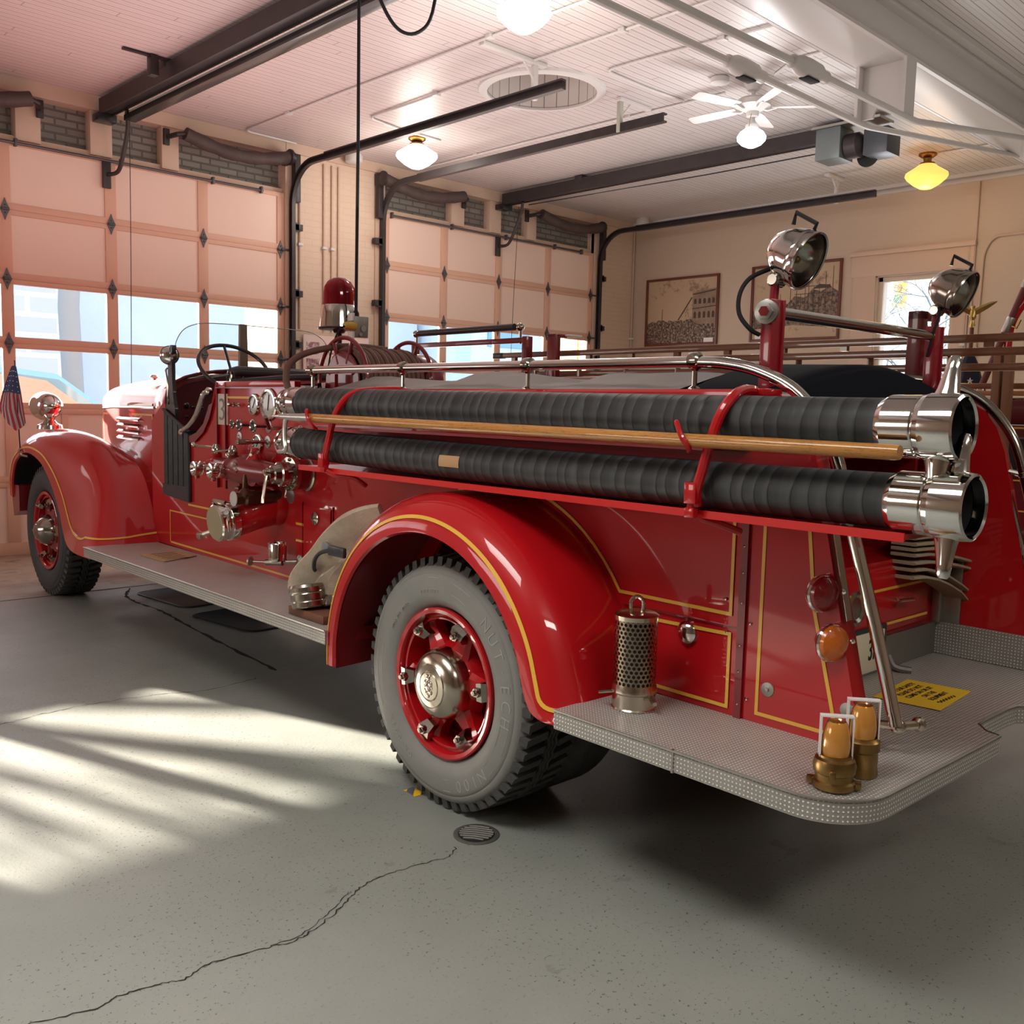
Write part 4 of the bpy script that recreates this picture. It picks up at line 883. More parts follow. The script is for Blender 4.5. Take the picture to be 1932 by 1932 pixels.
P('inlet_elbow',MB().tube([(xs(1.8)+.03,1.80,.965),(.22,1.82,.935),(.14,1.84,.905),(.07,1.842,.885)],lambda t:.088+.012*(1-t),28,5),RED,su)
P('inlet_boss',MB().lathe((xs(1.8),1.80,.965),(-1,0,0),[(.115,0),(.112,.02),(.098,.05)],28),RED,su)
P('cap_ring',MB().lathe((.095,1.842,.890),(-1,-.0,-.10),[(.090,0),(.098,.004),(.100,.04),(.092,.044),(.090,.050),(.094,.054),(.094,.095),(.088,.102)],36),CHROME,su)
P('cap_disc',MB().lathe((-.005,1.842,.880),(-1,0,-.10),[(.089,0),(.086,.004),(0,.005)],36),mat('dull_brass_disc',(.42,.36,.24),.5,.6),su)
P('cap_handle',MB().tube([(.03,1.90,.965),(-.0,1.86,.992),(.03,1.80,.985)],.012,8,3),NICKEL,su)
P('cap_handle',MB().tube([(.03,1.93,.83),(-.02,1.955,.81)],.013,8).sphere((-.03,1.962,.805),.020,10),NICKEL,su)
P('cap_handle',MB().tube([(.04,1.78,.94),(.02,1.75,.90),(.03,1.76,.85)],.010,8,3),NICKEL,su)
rl=group('relief_valve')
P('valve_barrel',MB().lathe((.31,1.74,1.01),(-1,.02,-.0),[(.035,0),(.038,.03),(.034,.04),(.034,.14),(.040,.15),(.040,.20),(.030,.21),(.030,.26)],22).lathe((.11,1.745,1.01),(0,0,1),[(.034,0),(.038,.02),(.020,.045),(.014,.05),(.012,.09),(.006,.12)],16),mat('dark_bronze',(.11,.055,.035),.3,.8),rl)
P('end_disc',MB().lathe((.05,1.745,1.01),(-1,0,0),[(.038,0),(.038,.004),(0,.006)],26),GFACE,rl)
P('mount_disc',MB().lathe((xs(1.7),1.66,1.02),(-1,0,0),[(.04,0),(.04,.004),(0,.006)],22),STEEL,rl)
oi=group('lubricator')
P('cup',MB().lathe((.24,1.655,.695),(0,0,1),[(.02,-.012),(.046,0),(.047,.085),(.044,.09),(.042,.085),(0,.084)],28),CHROME,oi)
P('rod',MB().cyl((.31,1.585,.69),(.22,1.67,.684),.010).cyl((.22,1.67,.684),(.17,1.79,.677),.006).cyl((.25,1.62,.686),(.20,1.70,.682),.016),DCHROME,oi)
P('knob',MB().lathe((.168,1.79,.677),(-.5,1,0),[(.008,0),(.024,.006),(.024,.014),(0,.016)],18),STEEL,oi)
P('wall_flange',MB().lathe((xs(1.57),1.56,.70),(-1,0,0),[(.030,0),(.028,.006),(.010,.02)],18),STEEL,oi)
P('lower_plug',MB().lathe((xs(1.5),1.53,.655),(-1,0,0),[(.012,0),(.012,.012),(0,.014)],12),BRASS,oi)
# --- rear compartment
P('rear_panel',MB().box((.29,-1.10,.56),(1.60,-1.085,.97),.003).box((.29,-1.10,1.35),(1.60,-1.085,1.50)).box((.29,-1.10,.97),(.42,-1.085,1.36)),RED)
P('bench_top',MB().prism([(-1.10,.955),(-1.10,.975),(-.80,1.00),(-.62,1.00),(-.62,.955)],'x',.42,1.36),RED)
P('bed_interior',MB().box((.42,-.62,.97),(1.60,-.60,1.50)).box((1.36,-1.09,.70),(1.38,-.6,1.5)),RED_D)
dwr=P('drawer',MB().box((.46,-1.112,.715),(1.50,-1.098,.945),.006),RED)
P('gold_stripe',MB().strip([(.47,-1.114,.745),(1.49,-1.114,.745)],.010,(0,-1,0)),GOLD,dwr); P('gold_stripe',MB().strip([(.47,-1.114,.875),(1.49,-1.114,.875)],.010,(0,-1,0)),GOLD,dwr)
P('handle',MB().tube([(1.20,-1.112,.83),(1.20,-1.14,.83),(1.30,-1.145,.825),(1.30,-1.112,.825)],.007,8),CHROME,dwr)
P('seam',MB().box((1.22,-.80,1.001),(1.3,-.79,1.012)),CHROME,dwr)
P('corner_angle',MB().box((1.555,-1.135,.70),(1.595,-1.10,.95),.004).box((1.583,-1.20,.70),(1.595,-1.12,.95),.003),STEEL)
P('round_vent',MB().lathe((.93,-1.112,.83),(0,-1,0),[(.06,0),(.062,.008),(.05,.012),(.04,.004)],28),DCHROME)
P('kick_plate',MB().box((.29,-1.116,.577),(1.596,-1.10,.70)),STEEL)
P('kick_plate',MB().box((1.575,-1.66,.577),(1.594,-1.116,.70)),TREADP)
lp=P('license_plate',MB().box((.82,-1.128,.59),(1.13,-1.120,.735),.002),mat('cream_plate',(.70,.66,.50),.45),label='cream licence plate reading 3P')
P('plate_backing',MB().box((.80,-1.120,.585),(1.16,-1.112,.75),.002),mat('green_black_plate',(.02,.045,.04),.4),lp)
text('plate_letters','3P',.105,INK,lp,(1.045,-1.1285,.668),(1,0,0),(0,0,1),.001,sx=.62,bold=.001)
text('plate_month','EX',.03,INK,lp,(1.04,-1.1285,.725),(1,0,0),(0,0,1),.001); text('plate_year','22',.022,INK,lp,(1.09,-1.1285,.605),(1,0,0),(0,0,1),.001)
P('step_bracket',MB().tube([(1.17,-1.125,.63),(1.17,-1.15,.592),(1.20,-1.20,.583)],.014,8,3),mat('dull_bracket_steel',(.17,.16,.15),.5,.5))
# --- fins either side of the rear step
fin=[(-1.10,.575),(-1.10,1.562)]+[(-1.13,1.562),(-1.18,1.552),(-1.235,1.52),(-1.28,1.46),(-1.315,1.37),(-1.34,1.26),(-1.365,1.15),(-1.50,.575)]
for sd in (-1,1):
    x0=xs(-1.1)
    a,b=(x0,x0+.068) if sd<0 else (mx(x0)-.024,mx(x0)+.012)
    f=P('rear_fin',MB().prism(fin,'x',a,b),RED)
    if sd<0:
        g=lambda pts:P('gold_stripe',MB().strip([(x0-.001,y,z) for y,z in pts],.011,(-1,0,0)),GOLD,f)
        g([(-1.165,1.2),(-1.165,.605),(-1.425,.605),(-1.335,.95),(-1.305,1.2)])
        for y,z in ((-1.20,.685),(-1.452,.685)):
            P('stud_washer',MB().lathe((x0,y,z),(-1,0,0),[(.022,0),(.021,.003),(.007,.005),(.006,.010),(0,.011)],22),STEEL,f)
        P('edge_trim',MB().strip([(x0+.022,-1.37,1.19),(x0+.022,-1.43,.93)],.030,(0,-1,-.2)),CHROME,f)
    else:
        P('chrome_strip',MB().tube([(1.605,-1.335,1.24),(1.600,-1.52,.62)],.009,8),CHROME,f)
        P('reflector_strip',MB().tube([(1.66,-1.25,1.44),(1.665,-1.31,1.30)],.014,8),CHROME,f)
for z,y,m_,nm in ((1.000,-1.372,REDL,'red_tail_lamp'),(.868,-1.408,AMBERL,'amber_tail_lamp')):
    ax=V((-.30,-1,0)).normalized(); c=V((xs(-1.1)-.02,y,z))
    l_=P(nm,MB().lathe(c-ax*.022,ax,[(.018,-.03),(.036,-.012),(.052,.008),(.055,.018),(.052,.024)],32),CHROME)
    P('lens',MB().lathe(c+ax*.0,ax,[(.051,0),(.047,.012),(.030,.024),(.012,.029),(0,.030)],32),m_,l_)
    P('mount',MB().tube([(xs(-1.1)+.01,y+.02,z),c-ax*.03],.012,8).sphere((xs(-1.1)+.005,y-.045,z+.01),.008,8),CHROME,l_)
# --- steps and running boards
def step_outline(r=.17,n=8,inset=0):
    xl,xr,yb=-.115+inset,mx(-.115)-inset,-1.685+inset; p=[(xl,-.70)]
    p+=[(xl+r-r*cos(R(90*i/n)),yb+r-r*sin(R(90*i/n))) for i in range(n+1)]
    p+=[(.735,yb),(.75,yb+.045),(.80,yb+.085),(.86,yb+.09),(CXT,yb+.09),(1.03,yb+.09),(1.09,yb+.085),(1.14,yb+.045),(1.155,yb)]
    p+=[(xr-r+r*sin(R(90*i/n)),yb+r-r*cos(R(90*i/n))) for i in range(n+1)]+[(xr,-.70)]
    return p
so=step_outline()
mb=MB(); full=so+[(1.62,-.70),(1.62,-1.10),(.27,-1.10),(.27,-.70)]
mb.prism(full,'z',.568,.575); 
u=0; o0=so
rs=[[(x,y,z) for x,y in so] for z in (.575,.571,.515)]
sk=MB(); n=len(so); us=[0]
for i in range(n-1): us.append(us[-1]+math.dist(so[i],so[i+1]))
for (z0,z1) in ((.575,.515),):
    for i in range(n-1):
        sk.add([(*so[i],z1),(*so[i+1],z1),(*so[i+1],z0),(*so[i],z0)],[[0,1,2,3]],[[(us[i],z1),(us[i+1],z1),(us[i+1],z0),(us[i],z0)]])
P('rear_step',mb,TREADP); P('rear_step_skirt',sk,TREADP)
P('step_edge_bead',MB().tube([(x,y,.5735) for x,y in so],.0045,6),STEEL)
P('step_join',MB().box((-.1185,-1.162,.512),(-.110,-1.155,.578)),DCHROME)
for sd in (-1,1):
    a,b=(-.115,xs(2)+.01) if sd<0 else (mx(xs(2))-.01,mx(-.115))
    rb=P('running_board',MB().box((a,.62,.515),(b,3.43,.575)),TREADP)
    e=-.117 if sd<0 else mx(-.117)
    P('edge_bead',MB().tube([(e,.62,.573),(e,3.43,.573)],.004,8),STEEL,rb)
    if sd<0: P('end_cap',MB().box((-.112,.60,.517),(.30,.622,.570)),RED_D,rb)
# --- fenders

def catmull(L,s):
    n=len(L)-1; s=max(0,min(n-1e-6,s)); i=int(s); t=s-i; g=lambda k:V(L[max(0,min(n,k))])
    p0,p1,p2,p3=g(i-1),g(i),g(i+1),g(i+2)
    return .5*((2*p1)+(p2-p0)*t+(2*p0-5*p1+4*p2-p3)*t*t+(3*p1-p0-3*p2+p3)*t**3)
def fender(name,L,Cr,I,side,stripe,mid,nu):
    def S(s_,v):                                   # v 0..1 lip to crown, 1..2 crown to body
        l,c,i=catmull(L,s_),catmull(Cr,s_),catmull(I,s_)
        if v<=1:
            a=v*PI/2; k=sin(a); h=1-cos(a); p=V((l.x+(c.x-l.x)*h,l.y+(c.y-l.y)*k,l.z+(c.z-l.z)*k))
        else:
            a=(v-1)*PI/2; k=1-cos(a) if mid else v-1; p=V((c.x+(i.x-c.x)*(v-1),c.y+(i.y-c.y)*k,c.z+(i.z-c.z)*k))
        if side>0: p.x=mx(p.x)
        return p
    n=len(L)-1; rings=[]
    for k in range(nu+1):
        s_=n*k/nu; l=S(s_,0); out=(S(s_,.2)-l).normalized()
        rings.append([l-out*.012+V((.014*(1 if side<0 else -1),0,0)),l-out*.006]+[S(s_,v) for v in [j/10 for j in range(11)]]+[S(s_,1+j/6) for j in range(1,7)])
    f=P(name,MB().rings(rings,False),RED,ang=60)
    if side<0:
        s_end,s_c,v0,dsc=stripe; path=[]
        N1=70
        for k in range(N1+1): path.append((s_end*k/N1,v0))
        if dsc:                                   # front: run level along the tail
            def lev(v,zt):
                lo,hi=9.0,n-.01
                for _ in range(24):
                    m_=(lo+hi)/2
                    if S(m_,v).z>zt: lo=m_
                    else: hi=m_
                return (lo+hi)/2
            v_=v0; pts_=[]
            for k in range(31):
                v=v0+.16+(1.97-v0-.16)*k/30; pts_.append((lev(v,.592+.040*(v/2)),v))
            s2,v2=pts_[0]
            for k in range(1,8): u=k/8; path.append(((1-u)**2*s_end+2*u*(1-u)*s2+u*u*s2,(1-u)**2*v0+2*u*(1-u)*v0+u*u*v2))
            path+=pts_
        else:
            for k in range(1,9): a=PI/2*k/8; path.append((s_end+(s_c-s_end)*sin(a),v0+(s_c-s_end)*.22*(1-cos(a))))
            v1=path[-1][1]
            for k in range(1,25): path.append((s_c,v1+(1.97-v1)*k/24))
        rs=[]
        for k,(a_,v) in enumerate(path):
            p=S(a_,v); q=S(*path[min(k+1,len(path)-1)]); o=S(*path[max(k-1,0)]); t=(q-o).normalized()
            e1=S(a_,min(v+.02,2))-S(a_,max(v-.02,0)); e2=S(min(a_+.05,n),v)-S(max(a_-.05,0),v); nm=e1.cross(e2).normalized()
            if nm.dot(p-V((.6,(L[0][1]+L[-1][1])/2,.45)))<0: nm=-nm
            sd_=nm.cross(t).normalized()*.0068
            rs.append([p+nm*.001-sd_,p+nm*.0035-sd_,p+nm*.0035+sd_,p+nm*.001+sd_])
        P('gold_stripe',MB().rings(rs,True,True,True),GOLD,f,ang=60)
    inner=MB(); inner.rings([[S(n*k/24,0)+V((.02*(1 if side<0 else -1),0,-.012)),S(n*k/24,2)+V((.10*(1 if side<0 else -1),0,-.03))] for k in range(25)],False)
    P('wheel_well',inner,RED_D if not mid else MATTE,f,ang=60)
    return f
pc=lambda r,t,x:(x,-r*cos(R(t)),.475+r*sin(R(t)))
TT=list(range(184,11,-10))
Lr=[pc(.575,t,-.112) for t in TT]+[(-.112,-.572,.575),(-.110,-.598,.538),(-.104,-.645,.520),(-.095,-.715,.520)]
Crr=[pc(.706,t,.03) for t in TT]+[(.03,-.700,.60),(.03,-.708,.575),(.03,-.718,.550),(.03,-.735,.525)]
Ir=[pc(.712,t,.30) for t in TT]+[(.30,-.703,.60),(.30,-.712,.575),(.30,-.722,.550),(.30,-.74,.525)]
Lf=[(.07,5.60,.70),(.06,5.565,.84),(.05,5.44,.985),(.05,5.27,1.060),(.05,5.08,1.080),(.05,4.864,1.045),(.05,4.71,.982),(.05,4.54,.855),(.045,4.39,.70),(.03,4.27,.57),(0,4.10,.50),(-.05,3.80,.487),(-.08,3.42,.50)]
Cf=[(.14,5.80,.72),(.14,5.78,.88),(.15,5.62,1.06),(.17,5.40,1.165),(.19,5.15,1.23),(.22,4.88,1.262),(.24,4.66,1.260),(.27,4.42,1.232),(.29,4.18,1.17),(.28,3.95,1.05),(.24,3.75,.90),(.19,3.56,.72),(.17,3.40,.56)]
If=[(.30,5.80,.70),(.34,5.78,.85),(.40,5.6,1.0),(.44,5.4,1.08),(.47,5.15,1.12),(.48,4.88,1.14),(.47,4.66,1.14),(.46,4.42,1.13),(.45,4.18,1.11),(.42,3.95,1.06),(.392,3.72,.95),(.37,3.55,.77),(.345,3.38,.56)]
for sd in (-1,1):
    fender('rear_fender',Lr,Crr,Ir,sd,(len(Lr)-4.2,len(Lr)-2.6,.24,0),False,60)
    fender('front_fender',Lf,Cf,If,sd,(9.3,10.9,.16,.55),True,60)
P('front_apron',MB().prism([(5.60,.55),(5.66,.80),(5.45,.80),(5.45,.60)],'x',.08,.60),RED_D)
for sd in (-1,1):
    rs=[]
    for k in range(25):
        i=catmull(If,11*k/24); yy=i.y; hxx=(.46+(max(yy,3.71)-3.71)*.0935) if yy>3.6 else .42
        rs.append([(i.x if sd<0 else mx(i.x),i.y,i.z),((i.x+hxx)/2 if sd<0 else mx((i.x+hxx)/2),i.y,i.z-.012),(hxx+.03 if sd<0 else mx(hxx+.03),i.y,i.z+.004)])
    P('catwalk',MB().rings(rs,False),RED,ang=60)
# --- headlamps
for sd in (-1,1):
    F=lambda x:x if sd<0 else mx(x)
    h=P('headlamp',MB().lathe((F(.265),5.30,1.425),(0,-1,0),[(.095,-.11),(.110,-.10),(.112,-.07),(.105,-.05),(.103,.02),(.090,.08),(.062,.13),(.03,.155),(0,.16)],36),CHROME)
    P('lens',MB().lathe((F(.265),5.405,1.425),(0,1,0),[(.095,0),(.06,.02),(0,.028)],28),LENS,h)
    P('pedestal',MB().lathe((F(.265),5.26,1.27),(0,0,1),[(.095,-.02),(.090,.01),(.055,.025),(.035,.05),(.045,.075)],24),CHROME,h)
P('bumper',MB().box((.38,5.98,.50),(1.51,6.02,.68),.015).box((.6,5.3,.52),(.66,6.0,.60)).box((1.23,5.3,.52),(1.29,6.0,.60)),CHROME)
# --- chassis
P('chassis',MB().box((.50,-1.05,.42),(.58,5.6,.56)).box((1.31,-1.05,.42),(1.39,5.6,.56)).box((.58,-.6,.44),(1.31,3.6,.50)).cyl((.25,0,.475),(1.64,0,.475),.07).cyl((.35,5.05,.42),(1.54,5.05,.42),.045).sphere((.95,0,.475),.19,16).box((.32,.72,.50),(.55,1.2,.56)),MATTE)
P('exhaust_pipe',MB().tube([(.42,3.2,.42),(.42,.8,.36),(.30,.62,.34),(.22,.52,.38)],.03,10),MATTE)
P('drain_valve',MB().lathe((.28,.62,.40),(0,0,1),[(.02,0),(.03,.01),(.03,.05),(.015,.07)],12),BRASS)
# --- wheels
def lugs(F,x0,cy,r0,r1,dark):
    mb=MB(); N=54
    for i in range(N):
        for (xa,xb,ph) in ((.002,.098,0),(.160,.240,.5)):
            t=2*PI*(i+ph)/N; hw=PI/N*.60
            q_=[]
            for (x,w,r) in ((xa,.80,r0),(xb,1,r0)):
                pass
            def pt(x,ang,r): return (F(x0+x),cy-r*cos(ang),.475+r*sin(ang))
            if xa<.1: xa=.0
            sh=.35*2*PI/N
            rl=.434 if xa<.1 else r0; a=[pt(xa,t-hw,rl),pt(xa,t+hw,rl),pt(xb,t+hw+sh,r0),pt(xb,t-hw+sh,r0)]
            dr=.006
            b=[pt(xa+(.008 if xa<.1 else 0),t-hw*.85,r1-(.005 if xa<.1 else 0)),pt(xa+(.008 if xa<.1 else 0),t+hw*.85,r1-(.005 if xa<.1 else 0)),pt(xb,t+hw*.85+sh,r1),pt(xb,t-hw*.85+sh,r1)]
            mb.rings([a,b],True,False,True)
    for xc in (.112,.128,.146):
        rs=[]
        for k in range(108):
            t=2*PI*k/108; z=.006*(1 if k%2 else -1)
            rs.append([(F(x0+xc+z-.006),cy-(r1-.001)*cos(t),.475+(r1-.001)*sin(t)),(F(x0+xc+z+.006),cy-(r1-.001)*cos(t),.475+(r1-.001)*sin(t)),(F(x0+xc+z+.006),cy-r0*cos(t),.475+r0*sin(t)),(F(x0+xc+z-.006),cy-r0*cos(t),.475+r0*sin(t))])
        rs.append(rs[0]); mb.rings(rs,True)
    return mb
def wheel(x0,cy,side,dual,front):
    F=lambda x:x if side<0 else mx(x)
    D=(1 if side<0 else -1,0,0)
    c=(F(x0),cy,.475)
    rim=P('wheel',MB().lathe(c,D,[(.276,.024),(.283,.010),(.282,-.003),(.276,-.006),(.262,-.002),(.256,.008),(.254,.022),(.247,.024),(.243,.014),(.237,.016),(.234,.030),(.232,.10),(.222,.12),(.222,.17)],56,False),RED)
    tyre=P('tyre',MB().lathe(c,D,[(.270,.034),(.286,.014),(.300,-.002),(.318,-.010),(.330,-.0145),(.345,-.0165),(.396,-.0165),(.408,-.0135),(.411,-.0105),(.414,-.0115),(.428,-.006),(.436,.0),(.446,.016),(.452,.032),(.452,.10),(.452,.215),(.435,.235),(.40,.252),(.34,.255),(.29,.24),(.27,.22)],96,False),SIDEW if not front else mat('front_tyre_rubber_%d'%side,(.05,.052,.055),.65,bump=(40,.1)),rim,ang=50)
    P('tread_lugs',lugs(F,x0,cy,.449,.475,front),TREAD,rim,ang=30)
    P('tread_band',MB().lathe(c,D,[(.444,.024),(.4535,.040),(.4535,.215),(.44,.228)],80,False),MATTE,rim)
    if side<0:
        wd=P('wheel_spider',MB(),RED,rim) if False else None
    sp_=MB()
    dp=.075
    sp_.lathe(c,D,[(.0,.02),(.10,.02),(.135,.03),(.150,.055),(.155,.085)],36)
    for k in range(6):
        a=R(5+60*k); e=V((0,-cos(a),sin(a))); s_=V((0,sin(a),cos(a))); base=V(c)
        rs=[]
        for r_,w,x_,th in ((.11,.060,.035,.06),(.15,.044,.045,.05),(.19,.030,.050,.045),(.215,.034,.046,.045),(.236,.046,.040,.05)):
            o=base+e*r_+V((D[0]*x_,0,0)); rs.append([o-s_*w,o-s_*w*.6-V((D[0]*.016,0,0)),o+s_*w*.6-V((D[0]*.016,0,0)),o+s_*w,o+s_*w+V((D[0]*th,0,0)),o-s_*w+V((D[0]*th,0,0))])
        sp_.rings(rs,True,True,True)
    P('wheel_spider',sp_,RED if not front else RED_D,rim)
    P('brake_drum',MB().lathe(c,D,[(0,.11),(.20,.11),(.236,.125),(.236,.2)],40),mat('drum_%d_%d'%(side,int(cy)),(.06,.006,.01),.5) if False else RED_D,rim)
    for k in range(6):
        a=R(5+60*k); e=V((0,-cos(a),sin(a))); s_=V((0,sin(a),cos(a))); o=V(c)+e*.222
        cl=MB(); rs=[]
        for r_,w,x_ in ((-.034,.022,.014),(-.010,.031,-.012),(.014,.034,-.010),(.034,.030,.016)):
            p=o+e*r_+V((D[0]*x_,0,0)); rs.append([p-s_*w,p+s_*w,p+s_*w+V((D[0]*.03,0,0)),p-s_*w+V((D[0]*.03,0,0))])
        cl.rings(rs,True,True,True); cl.lathe(o+V((D[0]*-.006,0,0))-e*.006,(-D[0],0,0),[(.018,0),(.018,.014),(.010,.015),(.010,.026),(0,.027)],6)
        P('rim_clamp',cl,DCHROME,rim)
    P('hub_cap',MB().lathe(c,D,[(0,-.062),(.030,-.0615),(.050,-.060),(.053,-.057),(.056,-.0595),(.078,-.056),(.081,-.052),(.084,-.054),(.102,-.048),(.118,-.036),(.128,-.018),(.133,.004),(.135,.03),(.136,.06)] if not front else [(0,-.085),(.03,-.082),(.05,-.074),(.052,-.070),(.056,-.072),(.085,-.045),(.088,-.040),(.092,-.042),(.110,-.005),(.115,.03)],48),NICKEL if not front else DCHROME,rim,ang=25)
    if side<0 and not front:
        em=MB()
        for k,(y,z,r_) in enumerate(((0,.03,.010),(.012,.012,.012),(-.012,.010,.012),(0,-.004,.016),(.014,-.018,.010),(-.014,-.020,.010),(.0,-.034,.009),(.02,.0,.006),(-.02,-.002,.006),(.008,.040,.006),(-.010,.042,.005))): em.sphere((c[0]-.062,cy+y,.475+z),r_,10,(.35,1,1))
        P('hub_emblem',em,NICKEL,rim)
        LT=mat('tyre_lettering',(.34,.335,.32),.5)
        def ring_text(s,a0,r_,size,da,sx=1):
            for i,ch in enumerate(s):
                a=R(a0-da*i)
                if ch==' ': continue
                text('tyre_letter',ch,size,LT,rim,(x0-.0168,cy-r_*cos(a),.475+r_*sin(a)),(0,-sin(a)*1,-cos(a)),(0,-cos(a),sin(a)),.0012,sx=sx,bold=-.0006)
        ring_text('NUT·ECH',46,.372,.066,9.0,.95)
        ring_text('N100',-47,.372,.060,7.5,1.0)
        ring_text('OR-000R',-118,.350,.032,4.6,.9)
        ring_text('TUBELESS',108,.345,.015,2.3); ring_text('MADE FOR TRUCK',150,.330,.012,1.9)
        ol=MB()
        for a0,a1,r0_,r1_ in ((-7,-26,.352,.394),(-36,-41,.352,.394),(-78,-84,.352,.394),(78,64,.352,.394),(100,90,.352,.394),(205,165,.355,.385)):
            for rr in (r0_,r1_): ol.tube([(x0-.0168,cy-rr*cos(R(a0+(a1-a0)*k/8)),.475+rr*sin(R(a0+(a1-a0)*k/8))) for k in range(9)],.0013,5)
        P('moulded_outline',ol,LT,rim)
        P('valve_stem',MB().tube([(x0+.02,cy-.19,.475-.17),(x0+.01,cy-.215,.475-.185)],.006,6),DCHROME,rim)
    if dual:
        P('inner_tyre',MB().lathe((F(x0+.30),cy,.475),D,[(.27,.01),(.33,-.016),(.40,-.016),(.435,0),(.468,.03),(.472,.06),(.472,.19),(.435,.235),(.34,.25),(.27,.22)],64,False),TREAD,rim,ang=50)
    return rim
for sd in (-1,1):
    wheel(0,0,sd,True,False); wf=wheel(.13,4.97,sd,False,True)
    k_=1.042; cc_=V((.13 if sd<0 else mx(.13),4.97,.475))-ORG[TRUCK]; wf.scale=(k_,)*3; wf.location=cc_*(1-k_)+V((0,0,.020))
# --- chrome rails
for sd in (-1,1):
    X=.305 if sd<0 else 1.61
    path=[(X,1.46,1.652),(X,1.0,1.652),(X,.3,1.650),(X,-.4,1.648),(X,-.85,1.647),(X,-1.0,1.637),(X,-1.11,1.610),(X,-1.215,1.560),(X,-1.30,1.475),(X,-1.355,1.38),(X,-1.41,1.20),(X+(.01 if sd<0 else 0),-1.50,.90),(X+(.02 if sd<0 else 0),-1.565,.66)]
    rl_=P('grab_rail',MB().tube(path,.0185,14,5),CHROME if sd<0 else DCHROME)
    for y in (1.42,.68,-.10,-.86):
        P('rail_stanchion',MB().cyl((X,y,1.56),(X,y,1.64),.0085,n=10).lathe((X,y,1.56),(0,0,1),[(.020,0),(.020,.005),(.010,.012)],14).lathe((X,y-.022,1.651),(0,1,0),[(.018,0),(.026,.006),(.028,.022),(.026,.038),(.018,.044)],16).sphere((X,y,1.632),.016,10),DCHROME,rl_)
    s=1 if sd<0 else 1
    P('rail_foot',MB().tube([(X+.02,-1.565,.66),(X+.0,-1.50,.655)],.012,8).lathe((X-.02,-1.50,.655),(-1,0,0),[(.012,0),(.018,.01),(.018,.02)],12).sphere((X+.03,-1.566,.655),.022,12).tube([(X+.03,-1.566,.655),(X+.10,-1.585,.650)],.012,8).lathe((X+.10,-1.585,.650),(1,-.1,0),[(.012,0),(.02,.005),(.02,.018),(0,.02)],12),NICKEL,rl_)
    P('rail_bracket',MB().tube([(X,-1.385,1.29),(X-(.0),-1.33,1.30)],.010,8).sphere((X,-1.385,1.29),.022,10),DCHROME,rl_)
# --- searchlight posts and cross bar
for sd in (-1,1):
    X=.42 if sd<0 else 1.52; F=1 if sd<0 else -1; y=-1.055
    po_=P('light_post',MB().box((X-.032,y-.020,1.50),(X+.018,y+.020,1.835),.003).box((X+.018,y-.026,1.50),(X+.030,y+.022,1.835),.002),RED_D if False else mat('post_red_%s'%('l' if sd<0 else 'r'),(.30,.008,.02),.3,0,.8))
    P('post_bracket',MB().cyl((X,y-.0,1.82),(X+.005,y,1.885),.014,n=12),po_.data.materials[0],po_)
    if sd<0: P('clamp_nut',MB().lathe((X-.032,y-.005,1.795),(-1,-.25,0),[(.034,0),(.036,.01),(.036,.022),(.024,.026)],28).lathe((X-.054,y-.010,1.795),(-1,-.25,0),[(.026,0),(.026,.014),(.018,.016)],6),STEEL,po_); P('tube_end',MB().lathe((X-.07,y-.014,1.795),(-1,-.25,0),[(.016,0),(.016,.003),(0,.004)],6),RED_D,po_)
P('cross_bar',MB().cyl((.43,-1.055,1.798),(1.50,-1.055,1.798),.019,n=18),CHROME)
def searchlight(c,nm='searchlight'):
    n_=V((.08,-.90,-.42)).normalized(); c=V(c)
    s_=P('searchlight',MB().lathe(c,n_,[(0,-.115),(.020,-.112),(.045,-.098),(.066,-.070),(.080,-.040),(.086,-.012),(.088,-.008),(.0875,.000),(.090,.004),(.092,.020),(.089,.026),(.083,.024)],40,False),CHROME if nm=='l' else DCHROME)
    P('reflector',MB().lathe(c,n_,[(.083,.020),(.07,.0),(.045,-.03),(.012,-.045),(0,-.046)],36,False),LENS,s_)
    P('lens',MB().lathe(c,n_,[(.084,.019),(.05,.028),(0,.032)],36,False),WGLASS,s_)
    P('bulb',MB().sphere(c-n_*.02+V((0,0,-.01)),.012,10),BRASS,s_)
    up=V((0,0,1))-n_*n_.z; up.normalize(); b=c-n_*.045
    p1=b+up*.078-n_*.03; p2=b+up*.070+n_*.04
    P('handle',MB().tube([p1,p1+up*.035-n_*.008,p2+up*.035,p2],.007,8),BLACK,s_)
    base=V((c.x-.02,-1.055+.0,1.885)) if nm=='l' else V((c.x-.02,-1.055,1.885))
    P('swivel',MB().tube([base+V((0,0,-.0)),base+V((.0,-.01,.03)),c-up*.075-n_*.02],.016,10).lathe(base+V((-.03,0,.01)),(1,0,0),[(.016,0),(.022,.008),(.022,.05),(.016,.058)],14),DCHROME,s_)
    return s_
searchlight((.455,-1.125,1.955),'l'); searchlight((1.55,-1.125,1.960),'r')
P('searchlight_cable',MB().tube([(.43,-1.03,1.93),(.38,-.995,1.90),(.345,-.985,1.85),(.34,-.99,1.79),(.355,-1.02,1.745),(.39,-1.03,1.73)],.007,8,5),MATTE)
P('searchlight_cable',MB().tube([(1.52,-1.07,1.93),(1.49,-1.08,1.87),(1.475,-1.07,1.80),(1.48,-1.05,1.72)],.005,8,5),MATTE)
